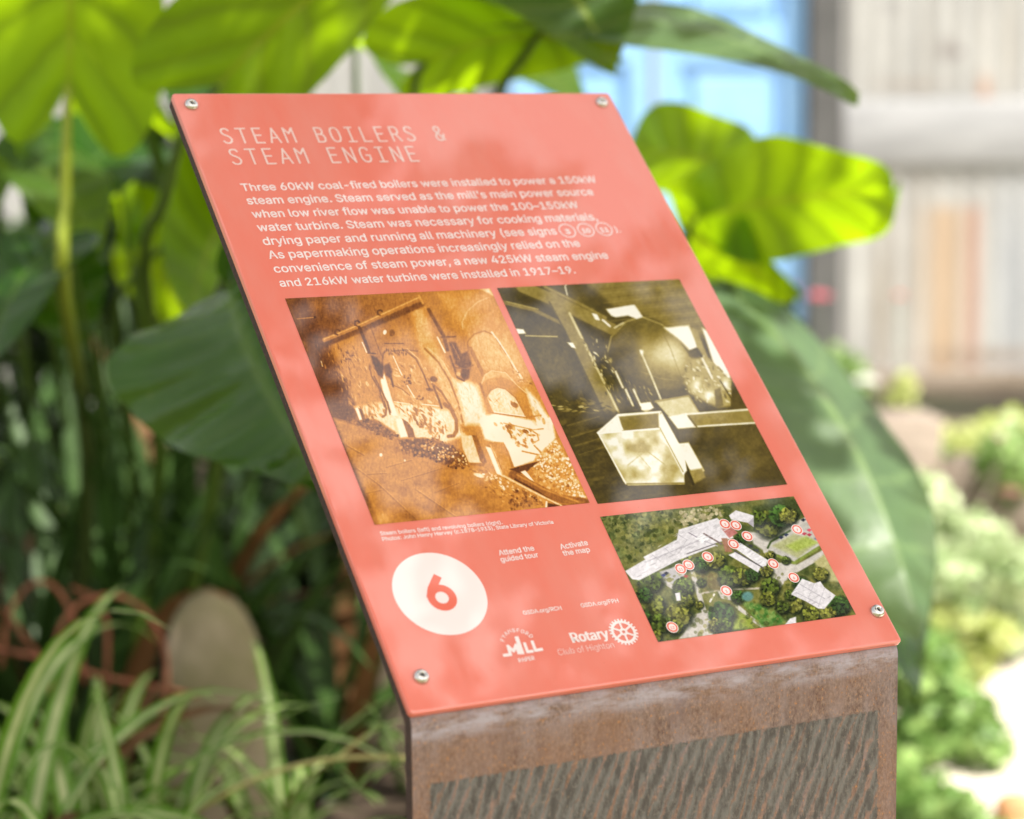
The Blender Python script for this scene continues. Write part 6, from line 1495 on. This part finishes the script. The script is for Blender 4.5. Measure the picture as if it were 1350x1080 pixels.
# --- the tree whose crown shades the sign (stands beside the photographer)
tr = empty("shade_tree", (1.9, -0.55, 0.0), "tree leaning over the sign, its crown above the frame", "tree")
V, Fc = [], []; q = random.Random(77)
TC = Vector((1.15, 0.85, 4.2))-tr.location
for k in range(90):
    o_ = Vector((q.gauss(0, 0.52), q.gauss(0, 0.38), q.gauss(0, 0.34)))
    leaf_cloud(V, Fc, TC+o_, (q.uniform(.16, .30), q.uniform(.16, .30), q.uniform(.10, .18)), 62, 0.10, q, hollow=0.1)
for iu in range(7):  # clumps added along the sun rays to block sunflecks on the panel
    for iv in range(9):
        pp = TLw + aw*(W_*(iu/6*1.3-0.15)) + bw*(H_*(iv/8*1.3-0.15)) + SUN_DIR*q.uniform(3.0, 4.0) - tr.location
        leaf_cloud(V, Fc, pp, (.13, .13, .10), 34, 0.10, q, hollow=0.0)
for k in range(56):                                            # unseen clumps with gaps, added for the panel's mottled reflection
    leaf_cloud(V, Fc, Vector((1.1+q.uniform(-1.0, 1.1), 1.82+q.uniform(-.58, .52), 3.15+q.uniform(-.2, .25)))-tr.location, (.15, .15, .09), 30, 0.10, q, hollow=0.0)
link("crown", mesh("crown", V, Fc), mat_fol_tree, tr, smooth=False)
tp = catmull([(0, 0, -0.1), (0.02, 0.05, 1.2), (-0.15, 0.5, 2.6), (-0.5, 1.2, 3.6), TC], 14)
link("trunk", tube_mesh("trunk", [(tp, [0.12-0.006*i for i in range(15)])] + [(catmull([tp[9+k % 5], TC+Vector((q.gauss(0, .3), q.gauss(0, .3), q.gauss(0, .15))), TC+Vector((q.gauss(0, .7), q.gauss(0, .6), q.gauss(0, .25)))], 8), [0.028-0.0028*i for i in range(9)]) for k in range(9)], 8), mat_bark, tr)

tr2 = empty("shade_tree", (-2.0, 4.2, 0.0), "unseen tree added to shade the dark strap leaved plants, rooted left of the frame", "tree")  # unseen tree, added to darken the plants at left
V, Fc = [], []; q = random.Random(78)
TC2 = Vector((-0.15, 3.85, 3.0))-tr2.location
for k in range(64):
    o_ = Vector((q.gauss(0, 0.62), q.gauss(0, 0.48), q.gauss(0, 0.22)))
    leaf_cloud(V, Fc, TC2+o_, (q.uniform(.18, .32), q.uniform(.18, .32), q.uniform(.10, .18)), 60, 0.11, q, hollow=0.1)
link("crown", mesh("crown", V, Fc), mat_fol_tree, tr2, smooth=False)
tp = catmull([(0, 0, -0.1), (0.05, 0.0, 1.2), (0.4, -0.1, 2.3), TC2+Vector((-.5, .1, 0)), TC2], 14)
link("trunk", tube_mesh("trunk", [(tp, [0.10-0.005*i for i in range(15)])] + [(catmull([tp[8+k % 5], TC2+Vector((q.gauss(0, .4), q.gauss(0, .3), q.gauss(0, .12))), TC2+Vector((q.gauss(0, .8), q.gauss(0, .6), q.gauss(0, .2)))], 8), [0.024-0.0024*i for i in range(9)]) for k in range(8)], 8), mat_bark, tr2)
